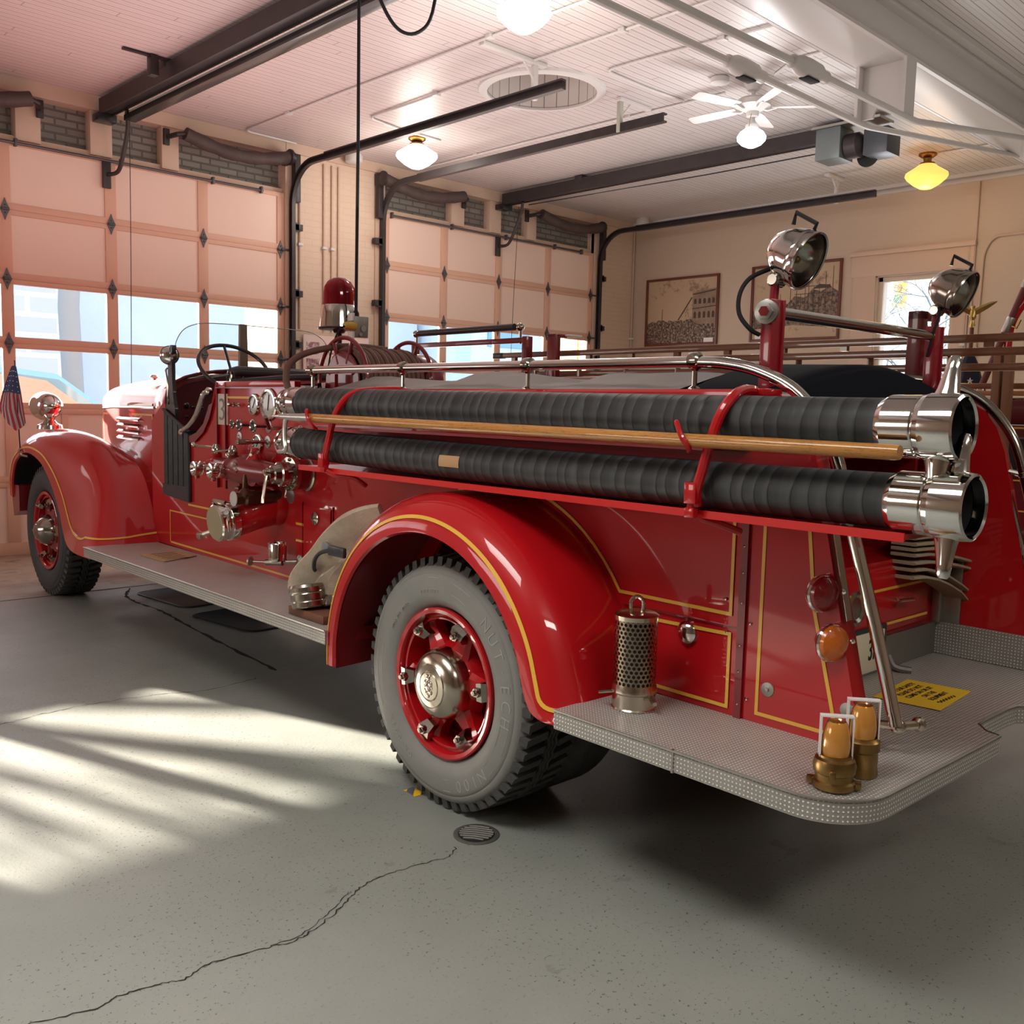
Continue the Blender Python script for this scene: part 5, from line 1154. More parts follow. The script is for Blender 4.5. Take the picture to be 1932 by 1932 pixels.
# --- beacon
be=group('red_beacon')
bx,by=.945,2.20
P('pole',MB().cyl((bx,by,1.60),(bx,by,1.935),.017),mat('beacon_pole',(.05,.008,.012),.35),be)
P('base_plate',MB().lathe((bx,by,1.925),(0,0,1),[(.03,-.02),(.04,-.005),(.122,0),(.125,.006),(.120,.012)],36),BLACK,be)
P('chrome_bell',MB().lathe((bx,by,1.937),(0,0,1),[(.113,0),(.112,.01),(.104,.08),(.100,.118),(.096,.128)],40),CHROME,be)
P('dome',MB().lathe((bx,by,2.063),(0,0,1),[(.094,0),(.0935,.07),(.088,.105),(.068,.138),(.036,.157),(0,.163)],36,False),DOME,be)
P('lamp_rotor',MB().lathe((bx,by-.01,2.065),(0,0,1),[(.04,0),(.062,.02),(.062,.10),(.03,.125),(0,.13)],20),RED_M,be)
# --- booster hose reel
rlx=group('hose_reel'); ry,rz=1.46,1.60
for x in (.50,.90):
    fl=P('reel_flange',MB().torus((x,ry,rz),(1,0,0),.222,.011,56,8),RED_D,rlx)
    sp_=MB()
    for k in range(8):
        a=R(22+45*k); sp_.tube([(x,ry+.10*cos(a),rz+.10*sin(a)),(x,ry+.222*cos(a),rz+.222*sin(a))],.010,8)
    sp_.lathe((x-.006,ry,rz),(1,0,0),[(.0,0),(.15,0),(.155,.006),(.15,.012),(0,.012)],36)
    P('flange_spokes',sp_,RED_D,fl)
hz=MB()
for k in range(13): hz.torus((.525+k*.029,ry,rz),(1,0,0),.165+.004*(k%2),.0155,40,8)
P('wound_hose',hz,mat('brown_rubber_hose',(.16,.075,.055),.6,bump=(60,.2)),rlx)
P('end_drum',MB().lathe((.905,ry,rz),(1,0,0),[(.16,0),(.165,.01),(.165,.10),(.155,.12),(0,.13)],36),RED_D,rlx)
P('reel_frame',MB().box((.44,ry-.02,1.50),(.46,ry+.02,1.64)),RED_D,rlx)
P('reel_crank',MB().tube([(1.0,ry,rz),(1.06,ry,rz),(1.065,ry+.10,rz+.12),(1.09,ry+.10,rz+.12)],.008,6),RED_D,rlx)
P('hose_end',MB().tube([(.245,1.50,1.50),(.245,1.56,1.575),(.25,1.58,1.63),(.28,1.60,1.685),(.36,1.61,1.735),(.47,1.58,1.770),(.56,1.54,1.785),(.66,1.49,1.785),(.76,1.45,1.775)],.0165,12,5),bpy.data.materials['brown_rubber_hose'],rlx)
P('cloth_wrap',MB().tube([(.245,1.49,1.475),(.245,1.53,1.545)],.028,12),CANVAS,rlx)
# --- tarpaulins over the hose bed
rs=[]
N=30
for i in range(N+1):
    y=1.30-2.08*i/N; h=.050+.024*sin(i*.55+.6)*(1 if 3<i<N-2 else .3)+.012*sin(i*1.7)
    row=[]
    for k in range(13):
        u=k/12; x=.325+(1.565-.325)*u; row.append((x,y,1.562+h*min(1,sin(PI*u)*1.8)+.010*sin(9*u+i*.4)*sin(PI*u)))
    rs.append(row)
P('bed_cover',MB().rings(rs,False),TARP,ang=70,label='grey tarpaulin over the hose bed')
rs=[]
for i in range(9):
    y=-.79-.36*i/8; row=[]
    for k in range(21):
        u=k/20; x=.34+(1.56-.34)*u; row.append((x,y,1.545+(.125*sin(PI*min(1,max(0,u)))**.8)*(1-.06*i/8)-.02*(i==8)))
    rs.append(row)
rs.append([(x,y+.005,1.42) for x,y,z in rs[-1]])
P('bed_cover',MB().rings(rs,False),BTARP,ang=70,label='black tarpaulin arched over the rear of the hose bed')
P('bed_floor',MB().box((.33,-1.08,1.44),(1.56,1.6,1.46)),MATTE)
# --- right-hand ladder rack, padded rail
P('ladder_rack',MB().box((1.62,-.96,1.50),(1.67,-.90,1.91),.004).box((1.62,-.96,1.875),(1.78,-.90,1.91),.004),RED_D)
P('ladder_rack',MB().box((1.63,1.09,1.50),(1.67,1.16,1.905),.006).box((1.63,1.09,1.885),(1.72,1.16,1.905),.004),RED_D)
P('rack_tip',MB().box((1.70,1.05,1.893),(1.80,1.16,1.903),.004),WHITE)
pr=P('padded_rail',MB().tube([(1.65,2.36,1.958),(1.65,1.45,1.958)],.020,12),VINYL)
for y_ in (1.40,2.39): P('rail_socket',MB().sphere((1.65,y_,1.955),.025,12).cyl((1.65,y_,1.955),(1.65,y_,1.86),.010),DCHROME,pr)
P('rail_bar',MB().box((1.635,1.36,1.865),(1.665,2.42,1.895),.003).box((1.625,1.32,1.56),(1.675,1.36,1.90),.004).box((1.63,2.38,1.56),(1.67,2.42,1.89),.004),RED_D,pr)
# --- hose trough, brackets
P('hose_trough',MB().box((.015,-1.70,1.205),(.30,1.05,1.218)).box((.012,-1.70,1.200),(.018,1.05,1.222)),mat('lit_red_trough',(.62,.010,.010),.3,0,1))  # trough red brightened as if lit, light put into the colour
P('hose_shelf',MB().box((.05,-1.10,1.385),(.30,1.05,1.395)),RED_D)
def strap(pts,low):
    s_=P('hose_bracket',MB().tube(pts,.0145,10,6),RED)
    P('bracket_clamp',MB().tube(low,.011,8,4).box(V(low[0])-V((.016,.02,.03)),V(low[0])+V((.016,.02,.03)),.004).box(V(low[1])-V((.012,.016,.014)),V(low[1])+V((.012,.016,.014)),.003),RED,s_)
    a=V(pts[0]); P('bracket_foot',MB().box(a+V((-.01,-.035,-.014)),a+V((.09,.035,.006)),.003),RED,s_)
    return s_
strap([(.20,.55,1.555),(.12,.60,1.552),(.04,.66,1.535),(.0,.70,1.48),(-.012,.735,1.41),(-.012,.765,1.34),(-.010,.795,1.27),(.0,.80,1.235)],[(-.012,.805,1.255),(-.010,.80,1.22),(.02,.76,1.195),(.07,.70,1.185),(.12,.68,1.15)])
strap([(.20,-1.15,1.556),(.12,-1.17,1.555),(.04,-1.19,1.535),(.0,-1.18,1.485),(-.012,-1.16,1.41),(-.012,-1.14,1.34),(-.010,-1.12,1.275),(.0,-1.115,1.235)],[(-.012,-1.11,1.27),(-.010,-1.105,1.215),(.02,-1.12,1.20),(.06,-1.15,1.185),(.12,-1.18,1.16)])
for y in (.86,-1.085): P('pole_hook',MB().tube([(-.02,y+.02,1.435),(-.045,y+.015,1.462),(-.06,y,1.455),(-.062,y-.02,1.42),(-.045,y-.03,1.395),(-.02,y-.01,1.385)],.0075,8,4),RED)
# ================================================================ THINGS ON THE TRUCK
def suction_hose(z0,z1,y0,label,sag,patch):
    x=.082; root=thing('suction_hose',label,'hose',(x,0,z1),'t')
    y1=-1.635-(0 if z0>1.4 else .035)
    pts=[(x,y0+(y1-y0)*i/24,z0+(z1-z0)*i/24-sag*sin(PI*i/24)) for i in range(25)]
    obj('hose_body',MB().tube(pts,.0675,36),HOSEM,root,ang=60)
    d=V((0,-1,0)); e=V((x,y1,z1)); r=.077
    cp=obj('rear_coupling',MB().lathe(e+V((0,.02,0)),d,[(.068,-.01),(.073,0),(.0755,.006),(.0755,.078),(.0735,.082),(.0765,.087),(.080,.10),(.080,.16),(.078,.174),(.072,.178),(.069,.172),(.069,.10),(.060,.095),(.060,.02)],64,False),CHROME,root,ang=12)
    obj('dark_bore',MB().lathe(e+V((0,.02,0)),d,[(.066,.145),(.066,.11),(.050,.108),(.050,.02),(0,.02)],40,False),MATTE,cp)
    for a,ln in ((78,.092),(258,.092)):
        o=e+V((cos(R(a))*.078,-.105,sin(R(a))*.078)); up=V((cos(R(a)),-.06,sin(R(a)))).normalized(); s_=V((0,1,0)); t_=up.cross(s_).normalized(); rs=[]
        for h,w,th in ((-.012,.034,.024),(.012,.026,.020),(.06,.018,.015),(ln-.008,.016,.013),(ln,.010,.008)):
            rs.append([o+up*h+s_*w*cos(b)+t_*th*sin(b) for b in [2*PI*k/12 for k in range(12)]])
        obj('coupling_lug',MB().rings(rs,True,True,True),CHROME,cp)
    f=V((x,y0,z0))
    fc=obj('front_coupling',MB().lathe(f-V((0,.01,0)),(0,1,0),[(.070,-.005),(.071,0),(.071,.055),(.062,.058),(.062,.070),(.072,.074),(.072,.10),(.060,.104),(.060,.115),(.045,.117)],56),CHROME,root,ang=12)
    for a in (60,180,300): obj('coupling_lug',MB().sphere(f+V((cos(R(a))*.075,.078,sin(R(a))*.075)),.014,10),CHROME,fc)
    obj('strainer_ring',MB().torus(f+V((0,.14,0)),(0,1,0),.058,.007,28,8),DCHROME,fc)
    if patch: obj('tan_patch',MB().rings([[(x+.0688*cos(R(a)),y,z1*.55+z0*.45-sag*.98-.0+.0688*sin(R(a))) for a in range(158,197,5)] for y in (.055,.03,-.03,-.06)],False),mat('tan_rubber_patch',(.50,.30,.15),.6),root,label='tan repair patch')
suction_hose(1.492,1.468,1.12,'upper black ribbed suction hose with chrome couplings, above the wooden pole',0,False)
suction_hose(1.312,1.289,1.14,'lower black ribbed suction hose with a tan patch, lying in the red trough',.010,True)
pk=thing('pike_pole','long varnished oak pike pole with pointed metal head, held between the two hoses','pole',(-.02,0,1.42),'t')
pa,pb=V((-.035,-1.70,1.410)),V((-.035,.88,1.431))
obj('wooden_shaft',MB().tube([pa,pa+V((0,.012,0)),pb+(pa-pb)*.3,pb],lambda t:.0185 if t>.01 else .0165,18),OAK,pk)
obj('metal_head',MB().lathe(pb-V((0,.005,0)),(0,1,0),[(.0195,0),(.0195,.005),(.013,.22),(.012,.24),(.0,.34)],18),mat('pale_steel',(.62,.61,.58),.3,.7),pk)
obj('hook',MB().tube([pb+V((0,.19,0)),pb+V((0,.205,-.04)),pb+V((0,.205,-.10)),pb+V((0,.20,-.145)),pb+V((0,.26,-.155))],.010,8,4),mat_pale if False else bpy.data.materials['pale_steel'],pk)
# strainer standing on the step
def perf():
    m=bpy.data.materials.new('perforated_nickel'); m.use_nodes=True; n=m.node_tree.nodes; l=m.node_tree.links; b=n['Principled BSDF']; b.inputs['Base Color'].default_value=(.34,.27,.20,1); b.inputs['Metallic'].default_value=1; b.inputs['Roughness'].default_value=.25
    o=sep(m,'UV'); p=.0152; q=p*.866
    row=mth(m,'DIVIDE',o[1],q); ri=mth(m,'FLOOR',row); fy=mth(m,'MULTIPLY',mth(m,'SUBTRACT',mth(m,'FRACT',row),.5),q)
    off=mth(m,'MULTIPLY',mth(m,'FRACT',mth(m,'MULTIPLY',ri,.5)),1.0)
    fx=mth(m,'MULTIPLY',mth(m,'SUBTRACT',mth(m,'FRACT',mth(m,'ADD',mth(m,'DIVIDE',o[0],p),off)),.5),p)
    d=mth(m,'SQRT',mth(m,'ADD',mth(m,'MULTIPLY',fx,fx),mth(m,'MULTIPLY',fy,fy))); h=mth(m,'LESS_THAN',d,.0052)
    out=n['Material Output']; mx_=n.new('ShaderNodeMixShader'); t=n.new('ShaderNodeBsdfTransparent'); l.new(h,mx_.inputs[0]); l.new(b.outputs[0],mx_.inputs[1]); l.new(t.outputs[0],mx_.inputs[2]); l.new(mx_.outputs[0],out.inputs[0]); return m
sx_,sy_=.095,-.838
sn=thing('suction_strainer','perforated metal suction strainer standing on the step behind the rear fender','strainer',(sx_,sy_,.575),'t')
obj('perforated_barrel',MB().rings([[(sx_+.066*cos(2*PI*k/48),sy_+.066*sin(2*PI*k/48),z) for k in range(48)] for z in (.655,.76,.862)]),perf(),sn)
obj('base_collar',MB().lathe((sx_,sy_,.576),(0,0,1),[(.068,0),(.070,.004),(.067,.008),(.067,.05),(.071,.055),(.071,.06),(.067,.08)],40),NICKEL,sn)
obj('top_cap',MB().lathe((sx_,sy_,.86),(0,0,1),[(.068,-.004),(.069,.010),(.060,.016),(.0,.018)],40),NICKEL,sn)
obj('core',MB().cyl((sx_,sy_,.60),(sx_,sy_,.86),.052,n=28),MATTE,sn)
obj('handle',MB().tube([(sx_-.012,sy_+.012,.875),(sx_-.013,sy_+.013,.91),(sx_,sy_,.925),(sx_+.013,sy_-.013,.91),(sx_+.012,sy_-.012,.875)],.0065,8,4),NICKEL,sn)
obj('lug',MB().tube([(sx_-.045,sy_+.05,.625),(sx_-.075,sy_+.08,.62)],.006,8),NICKEL,sn)
obj('lug',MB().tube([(sx_+.0,sy_-.060,.625),(sx_-.02,sy_-.10,.612)],.008,8),NICKEL,sn)
# nozzles on the corner of the step
BRN=mat('brass_nozzle_body',(.40,.25,.085),.32,1,var=(14,.3,(.20,.12,.05)))
def nozzle(x,y,label,adapter):
    root=thing('nozzle',label,'nozzle',(x,y,.575),'t')
    base=[(.046,0),(.052,.006),(.052,.020),(.046,.024),(.046,.040),(.050,.043),(.052,.060),(.048,.075),(.040,.080),(.040,.086)] if adapter else [(.042,0),(.044,.01),(.040,.03),(.042,.036),(.042,.064),(.046,.068),(.046,.092),(.042,.096),(.036,.10)]
    h=base[-1][1]
    b=obj('brass_base',MB().lathe((x,y,.576),(0,0,1),base,36),BRN,root)
    for k in range(4 if adapter else 2):
        a=R(90*k+25); obj('lug',MB().box((-.012,-.007,-.010),(.012,.007,.010),.003,M4.Rotation(a,3,'Z'),(x+.053*cos(a),y+.053*sin(a),.59 if k%2 else .625)),BRN,b)
    obj('varnished_tip',MB().lathe((x,y,.576+h-.012),(0,0,1),[(.030,0),(.034,.02),(.035,.04),(.032,.065),(.026,.088),(.022,.095),(.018,.09),(0,.088)],32),BRONZE,root)
    d=V((.63,-.78,0)).normalized(); s_=V((-d.y,d.x,0)); c=V((x,y,.576+h-.012)); w=.038
    br=MB(); br.box((-w-.003,-.010,.0),(-w,.010,.108),0,None,c+V((0,0,0))) if False else None
    def bar(p,q_,t=.0035,b_=.011):
        p=V(p);q_=V(q_); u=(q_-p).normalized(); n_=u.cross(s_).normalized(); br.rings([[o+s_*b_+n_*t/2,o-s_*b_+n_*t/2,o-s_*b_-n_*t/2,o+s_*b_-n_*t/2] for o in (p,q_)],True,True,True)
    bar(c-d*w,c-d*w+V((0,0,.108))); bar(c+d*w,c+d*w+V((0,0,.108))); bar(c-d*(w+.002)+V((0,0,.108)),c+d*(w+.002)+V((0,0,.108)))
    obj('white_bracket',br,WHITE,root)
nozzle(-.012,-1.575,'brass hose nozzle with varnished tip in a white bracket, nearest the step corner',True)
nozzle(.125,-1.572,'smaller brass hose nozzle with white bracket, behind the corner one',False)
# notices
yc=thing('safety_notice','yellow paper notice lying on the rear step plate','sign',(.97,-1.35,.577),'t')
A_,B_,C_,D_=V((.835,-1.245,.5775)),V((1.103,-1.232,.5775)),V((1.140,-1.443,.5775)),V((.820,-1.480,.5775))
A_,B_,C_,D_=V((.800,-1.262,.5775)),V((1.100,-1.235,.5775)),V((1.128,-1.443,.5775)),V((.828,-1.470,.5775))
obj('card',MB().rings([[A_,B_,C_,D_],[p+V((0,0,.0012)) for p in (A_,B_,C_,D_)]],True,True,True),PAPER_Y,yc)
dx=(D_-A_).normalized()*-1; cc=(A_+B_+C_+D_)/4
xd=(B_-A_).normalized(); yd=(A_-D_).normalized()
# lines read along the length of the card
lines=['FOR YOUR SAFETY','PLEASE DO NOT','CLIMB ON OR SIT','ON THE','EQUIPMENT']
for i,t_ in enumerate(lines): text('printed_line',t_,.026,INK,yc,cc+V((.004*i,.075-.030*i,.0016)),(1,.03,0),(-.03,1,0),.0003,bold=.0005,sx=.92)
obj('scribble',MB().tube([cc+V((-.06+.0065*i,-.078+.008*sin(i*2.1),.0018)) for i in range(20)],.0013,5,3),INK,yc)
nb=thing('cardboard_notice','brown cardboard notice lying on the running board','sign',(.15,2.75,.577),'t')
q_=[(.03,2.92),(.25,2.93),(.285,2.70),(.045,2.60)]
obj('card',MB().rings([[(x,y,z) for x,y in q_] for z in (.577,.581)],True,True,True),CARD,nb)
for i in range(5):
    y=2.66+.055*i; obj('printed_line',MB().box((.085,y,.5812),(.225,y+.014,.5816)),INK,nb)
# canvas hose pack by the rear fender
hp=thing('canvas_hose_bundle','folded beige canvas hose with chrome coupling and black strap by the rear fender','hose bundle',(.06,1.0,.575),'t')
def sheet(path,w,th,mb,tw=0):
    path=smooth_path([V(p) for p in path],6); rs=[]
    for i,p in enumerate(path):
        t=(path[min(i+1,len(path)-1)]-path[max(i-1,0)]).normalized(); s_=V((1,.25,0)); s_=(s_-t*s_.dot(t)).normalized(); n_=t.cross(s_).normalized(); k=i/(len(path)-1); ww=w(k) if callable(w) else w; hh=th(k) if callable(th) else th
        rs.append([p+s_*ww*.5*a+n_*hh*.5*b for a,b in ((-1,-.5),(-.94,-1),(0,-1.08),(.94,-1),(1,-.5),(1,.5),(.94,1),(0,1.08),(-.94,1),(-1,.5))])
    return mb.rings(rs,True,True,True)
SD=V((.59,-.54,-.60)).normalized()
def belt(path,w,th,sd=SD):
    path=smooth_path([V(p) for p in path],6); rs=[]
    for i,p in enumerate(path):
        t=(path[min(i+1,len(path)-1)]-path[max(i-1,0)]).normalized(); s_=(sd-t*sd.dot(t)).normalized(); n_=t.cross(s_).normalized(); k=i/(len(path)-1); ww=w(k) if callable(w) else w; hh=th(k) if callable(th) else th
        rs.append([p+s_*ww*.5*a+n_*hh*.5*b for a,b in ((-1,-.4),(-.93,-.95),(-.3,-1.05),(.3,-1),(.93,-.95),(1,-.4),(1,.4),(.93,.95),(.3,1.05),(-.3,1),(-.93,.95),(-1,.4))])
    return MB().rings(rs,True,True,True)
def px(a,b,dep=0):      # point on the bundle from its place along the fender line (a: along, b: height)
    return V((.02+dep,a,b))
obj('canvas_outer',belt([(.10,.52,1.025),(.06,.60,1.005),(.05,.69,.965),(.04,.78,.90),(.03,.86,.82),(.01,.94,.745),(.0,.965,.695),(.01,.93,.66)],lambda k:.140+.02*k,lambda k:.035+.03*sin(PI*k)),CANVAS,hp,ang=50)
obj('canvas_inner',belt([(.12,.64,.88),(.09,.72,.80),(.07,.78,.74),(.07,.80,.68),(.07,.80,.64)],lambda k:.13-.03*k,.05,V((.7,-.7,-.1))),CANVAS,hp,ang=50)
obj('canvas_fold',belt([(.09,.70,.83),(.06,.77,.77),(.04,.84,.72),(.03,.86,.68)],.10,.05,V((.6,-.6,-.5))),CANVAS,hp,ang=50)
obj('chrome_coupling',MB().lathe((-.03,.885,.616),(-.02,.20,1),[(.068,0),(.073,.006),(.073,.026),(.071,.030),(.076,.034),(.077,.060),(.075,.064),(.081,.070),(.081,.088),(.074,.10)],44),mat('worn_chrome',(.62,.60,.56),.22,1,var=(16,.25,(.25,.19,.12))),hp,ang=15)
obj('lower_coupling',MB().lathe((.05,.83,.618),(.1,.35,1),[(.045,0),(.052,.006),(.052,.04),(.044,.05)],28),bpy.data.materials['worn_chrome'],hp)
obj('grey_strap',belt([(-.005,.845,.905),(-.012,.79,.893),(-.018,.73,.885),(-.01,.68,.882)],.032,.008,V((0,.1,1))),mat('grey_webbing',(.22,.23,.25),.8),hp)
obj('black_strap',MB().tube([(-.022,.74,.880),(-.035,.79,.865),(-.03,.84,.83),(-.02,.865,.79),(-.01,.87,.775)],.009,6,4).box((-.035,.615,.862),(-.015,.735,.905),.006),VINYL,hp)
wb=thing('wooden_block','brown wooden block under the canvas hose bundle','block',(.02,.90,.575),'t')
obj('block',MB().box((-.075,.70,.5765),(.13,.985,.612),.003),mat('brown_block_wood',(.20,.085,.045),.6,var=(8,.3,(.13,.05,.03))),wb)
# folded hose hanging in the rear
fh=thing('folded_hose','folded tan canvas hose hanging over the rear corner of the compartment','hose',(1.45,-1.15,.98),'t')
def fold(zs,ye,x0,x1,m_):
    mb=MB()
    for (za,zb,y_,xa,xb) in zs:
        pass
HM=mat('tan_hose_canvas',(.36,.29,.20),.9,bump=(160,.3))
for k,(z,y_,dz,xe,g) in enumerate(((1.080,-1.17,.0,1.45,.013),(1.038,-1.18,-.004,1.41,.013),(.998,-1.20,-.075,1.70,.019),(.945,-1.19,-.125,1.63,.019))):
    pts=[(1.21,-1.15,z)]+[(1.21+(xe-1.21)*u,-1.15+(y_+1.15)*u,z+dz*max(0,(u-.1)/.9)**1.7) for u in (.2,.4,.6,.8,.93)]
    e_=V(pts[-1]); tip=[e_+V((g*1.1*sin(R(a_)),0,-g+g*cos(R(a_)))) for a_ in (30,60,90,120,150)]
    low=[V((x_,y__,z_-2*g*(.75 if i_>0 else 1))) for i_,(x_,y__,z_) in enumerate(pts[::-1])]
    pp=[V(q) for q in pts]+tip+low; rs=[]
    for i,p_ in enumerate(pp):
        t=(pp[min(i+1,len(pp)-1)]-pp[max(i-1,0)]).normalized(); n_=t.cross(V((0,1,0))).normalized(); rs.append([p_+n_*.006+V((0,.06,0)),p_+n_*.006-V((0,.03,0)),p_+n_*.003-V((0,.036,0)),p_-n_*.003-V((0,.036,0)),p_-n_*.006-V((0,.03,0)),p_-n_*.006+V((0,.06,0))])
    obj('hose_fold',MB().rings(rs,True,True,True),HM,fh,ang=50)
# flag on the front fender
fg=thing('fender_flag','small american flag on a staff on the front fender','flag',(.05,5.22,1.10),'t')
obj('staff',MB().cyl((.045,5.26,1.08),(.02,5.24,1.765),.005,n=8),BLACK,fg)
obj('staff_clamp',MB().tube([(.045,5.26,1.10),(.03,5.24,1.06),(.06,5.12,1.045)],.008,8,3),DCHROME,fg)
ROWS=[(0,((31,690),(36,688),(39,690))),(.35,((17,724),(30,722),(44,726))),(.55,((10,742),(27,741),(47,745))),(.8,((4,762),(28,768),(51,772))),(1,((4,770),(36,806),(55,791)))]
FD=V((.737,-.676,0)); F0=V((.020,5.238,1.752))
def fpt(u,v,off=0):
    for (ua,ra),(ub,rb_) in zip(ROWS,ROWS[1:]):
        if u<=ub+1e-9: break
    t=(u-ua)/(ub-ua); a=[V((ra[i][0]+(rb_[i][0]-ra[i][0])*t,ra[i][1]+(rb_[i][1]-ra[i][1])*t)) for i in range(3)]
    w=a[0]+(a[1]-a[0])*min(1,v*2) if v<.5 else a[1]+(a[2]-a[1])*(v*2-1)
    dpt=.025*sin(v*8+u*2)*u; nn=V((.676,.737,0))
    return F0+FD*((w.x-37)/240)+V((0,0,-(w.y-682)/240))+nn*(dpt+off)
def flag_mesh(u0,u1,v0,v1,off=0,n=10,m=8):
    return MB().rings([[fpt(u0+(u1-u0)*i/n,v0+(v1-v0)*j/m,off) for j in range(m+1)] for i in range(n+1)],False)
fl=obj('cloth',flag_mesh(0,1,0,1,0,16,26),mat('flag_white',(.55,.53,.53),.8),fg,ang=80)
FR=mat('flag_red',(.42,.05,.08),.8); FB=mat('flag_blue',(.05,.07,.17),.8)
for k in range(7):
    a=k*2/13
    for o_ in (-.003,.003): obj('red_stripe',flag_mesh(.45,1,a,a+1/13,o_,10,2),FR,fl,ang=80)
for o_ in (-.004,.004): obj('blue_canton',flag_mesh(0,.50,0,1,o_,8,12),FB,fl,ang=80)
stm=MB()
for i in range(5):
    for j in range(4):
        for o_ in (-.006,): stm.sphere(fpt(.10+.09*i,.14+.24*j,o_),.004,6)
obj('stars',stm,WHITE,fl)
# --- ladders on the right side rack
def ladder(x,z,label,y0,y1,drop):
    root=thing('wooden_ladder',label,'ladder',(x,0,z),'t')
    for zz,nm in ((z,'top_beam'),(z-.052,'lower_beam')):
        b=obj(nm,MB().box((x-.013,y1,zz-.017),(x+.013,y0-(0 if zz==z else -.06),zz+.014),.003),LADW,root)
        obj('black_tip',MB().box((x-.014,y0-(.09 if zz==z else .03),zz-.018),(x+.014,y0+(.002 if zz==z else .062),zz+.015),.003),BLACK,b)
    k=0; y=y0-.18
    while y>y1+.1:
        obj('spacer_block',MB().box((x-.011,y-.016,z-.036),(x+.011,y+.016,z-.016)),LADW,root); y-=.30
    for zz in (z-.110,):
        obj('inner_rail',MB().box((x+.01,y1,zz-.017),(x+.035,y0-.2,zz+.013),.003),LADW,root)
    y=y0-.35
    while y>y1+.1:
        obj('rung',MB().cyl((x+.02,y,z-.055),(x+.02,y,z-.155),.014,n=10),LADW,root); y-=.34
ladder(1.72,1.803,'long brown wooden ladder of stacked rails, racked along the far side of the engine',1.70,-2.3,.1)
# --- second apparatus beyond: an old red hose wagon
WG=(4.1,-.6,0)
wg=thing('hose_wagon','old dark red ladder wagon with wooden rails standing beyond the engine at right','wagon',WG,'t')
WGR=mat('wagon_red',(.14,.008,.012),.4,0,.6)
obj('body_panel',MB().box((3.9,-3.2,.62),(4.7,.5,1.14),.01).box((3.95,-3.2,1.14),(4.0,.5,1.46),.004),WGR,wg)
obj('upper_box',MB().box((4.1,-3.0,1.46),(4.6,.20,1.62),.01),WGR,wg)
for z in (1.13,1.44,.95,.70): obj('gold_stripe',MB().box((3.890,-3.1,z),(3.897,.45,z+.009)),GOLD,wg)
obj('compartment_opening',MB().box((3.93,-.60,1.20),(3.94,-.32,1.38)),MATTE,wg); obj('opening_edge',MB().box((3.925,-.60,1.38),(3.94,-.32,1.39)).box((3.925,-.33,1.20),(3.94,-.32,1.39)),STEEL,wg)
obj('side_rail',MB().box((3.86,-3.4,1.672),(3.90,.5,1.706),.004),LADW,wg)
obj('side_rail',MB().box((3.84,-3.4,1.632),(3.88,.5,1.660),.004),mat('light_wagon_wood',(.42,.19,.08),.4),wg)
obj('chrome_rail',MB().cyl((3.84,-3.4,1.612),(3.84,.5,1.612),.008,n=10),CHROME,wg)
for y in (-.435,-.495): obj('wooden_upright',MB().box((3.70,y-.030,1.00),(3.76,y+.014,1.90),.004),mat('upright_wood_%d'%int(-y*1000),(.22,.10,.05),.4),wg)
obj('brake_gear',MB().tube([(3.88,-.05,1.55),(3.86,-.12,1.58),(3.86,-.2,1.54),(3.87,-.28,1.52)],.018,8,4).box((3.86,-.22,1.48),(3.90,-.06,1.52),.004),DKMETAL,wg)
obj('tool_box',MB().box((3.84,.02,1.46),(3.92,.30,1.56),.006),MATTE,wg)
for y in (-2.4,-.2):
    w_=obj('wagon_wheel',MB().torus((3.86,y,.46),(1,0,0),.43,.030,48,8),WGR,wg)
    sp_=MB()
    for k in range(12): sp_.cyl((3.86,y,.46),(3.86,y+.42*cos(2*PI*k/12),.46+.42*sin(2*PI*k/12)),.016,n=8)
    obj('wheel_spokes',sp_,WGR,w_); obj('wheel_hub',MB().lathe((3.94,y,.46),(-1,0,0),[(.07,0),(.08,.04),(.06,.14),(.04,.18)],20),BRASS,w_)
# eagle finial pole, hose boom
ep=thing('flag_pole','flag pole with gilded eagle finial and furled star flag beyond the ladders','flag pole',(4.9,.20,0),'t')
ex,ey=4.75,.148
GILT=mat('gilt',(.55,.38,.12),.3,.9)
obj('pole',MB().cyl((ex,ey,0),(ex,ey,2.12),.014,n=12),mat('pole_dark_wood',(.16,.05,.03),.4),ep)
obj('base',MB().lathe((ex,ey,0),(0,0,1),[(.16,0),(.16,.02),(.05,.05),(.03,.08)],24),BRASS,ep)
eg=obj('eagle_body',MB().lathe((ex,ey,2.12),(0,0,1),[(.015,0),(.024,.01),(.015,.03),(.012,.05),(.024,.07),(.022,.11),(.012,.13),(.014,.145),(0,.155)],14),GILT,ep)
for s in (-1,1):
    d=V((.60*s,-.80*s,0)); o=V((ex,ey,2.225)); rs=[]
    for t,h,w in ((.0,0,.03),(.05,.03,.034),(.10,.055,.026),(.15,.075,.006)): p=o+d*t+V((0,0,h)); rs.append([p+V((0,0,w*.5)),p+V((.008,.006,0)),p-V((0,0,w)),p-V((.008,.006,0))])
    obj('wing',MB().rings(rs,True,True,True),GILT,eg)
fb=obj('furled_flag',MB().lathe((ex,ey,1.15),(0,0,1),[(.10,0),(.13,.15),(.125,.40),(.10,.58),(.06,.72),(.03,.78)],9),mat('navy_flag_cloth',(.012,.014,.03),.8),ep,ang=20)
sm2=MB()
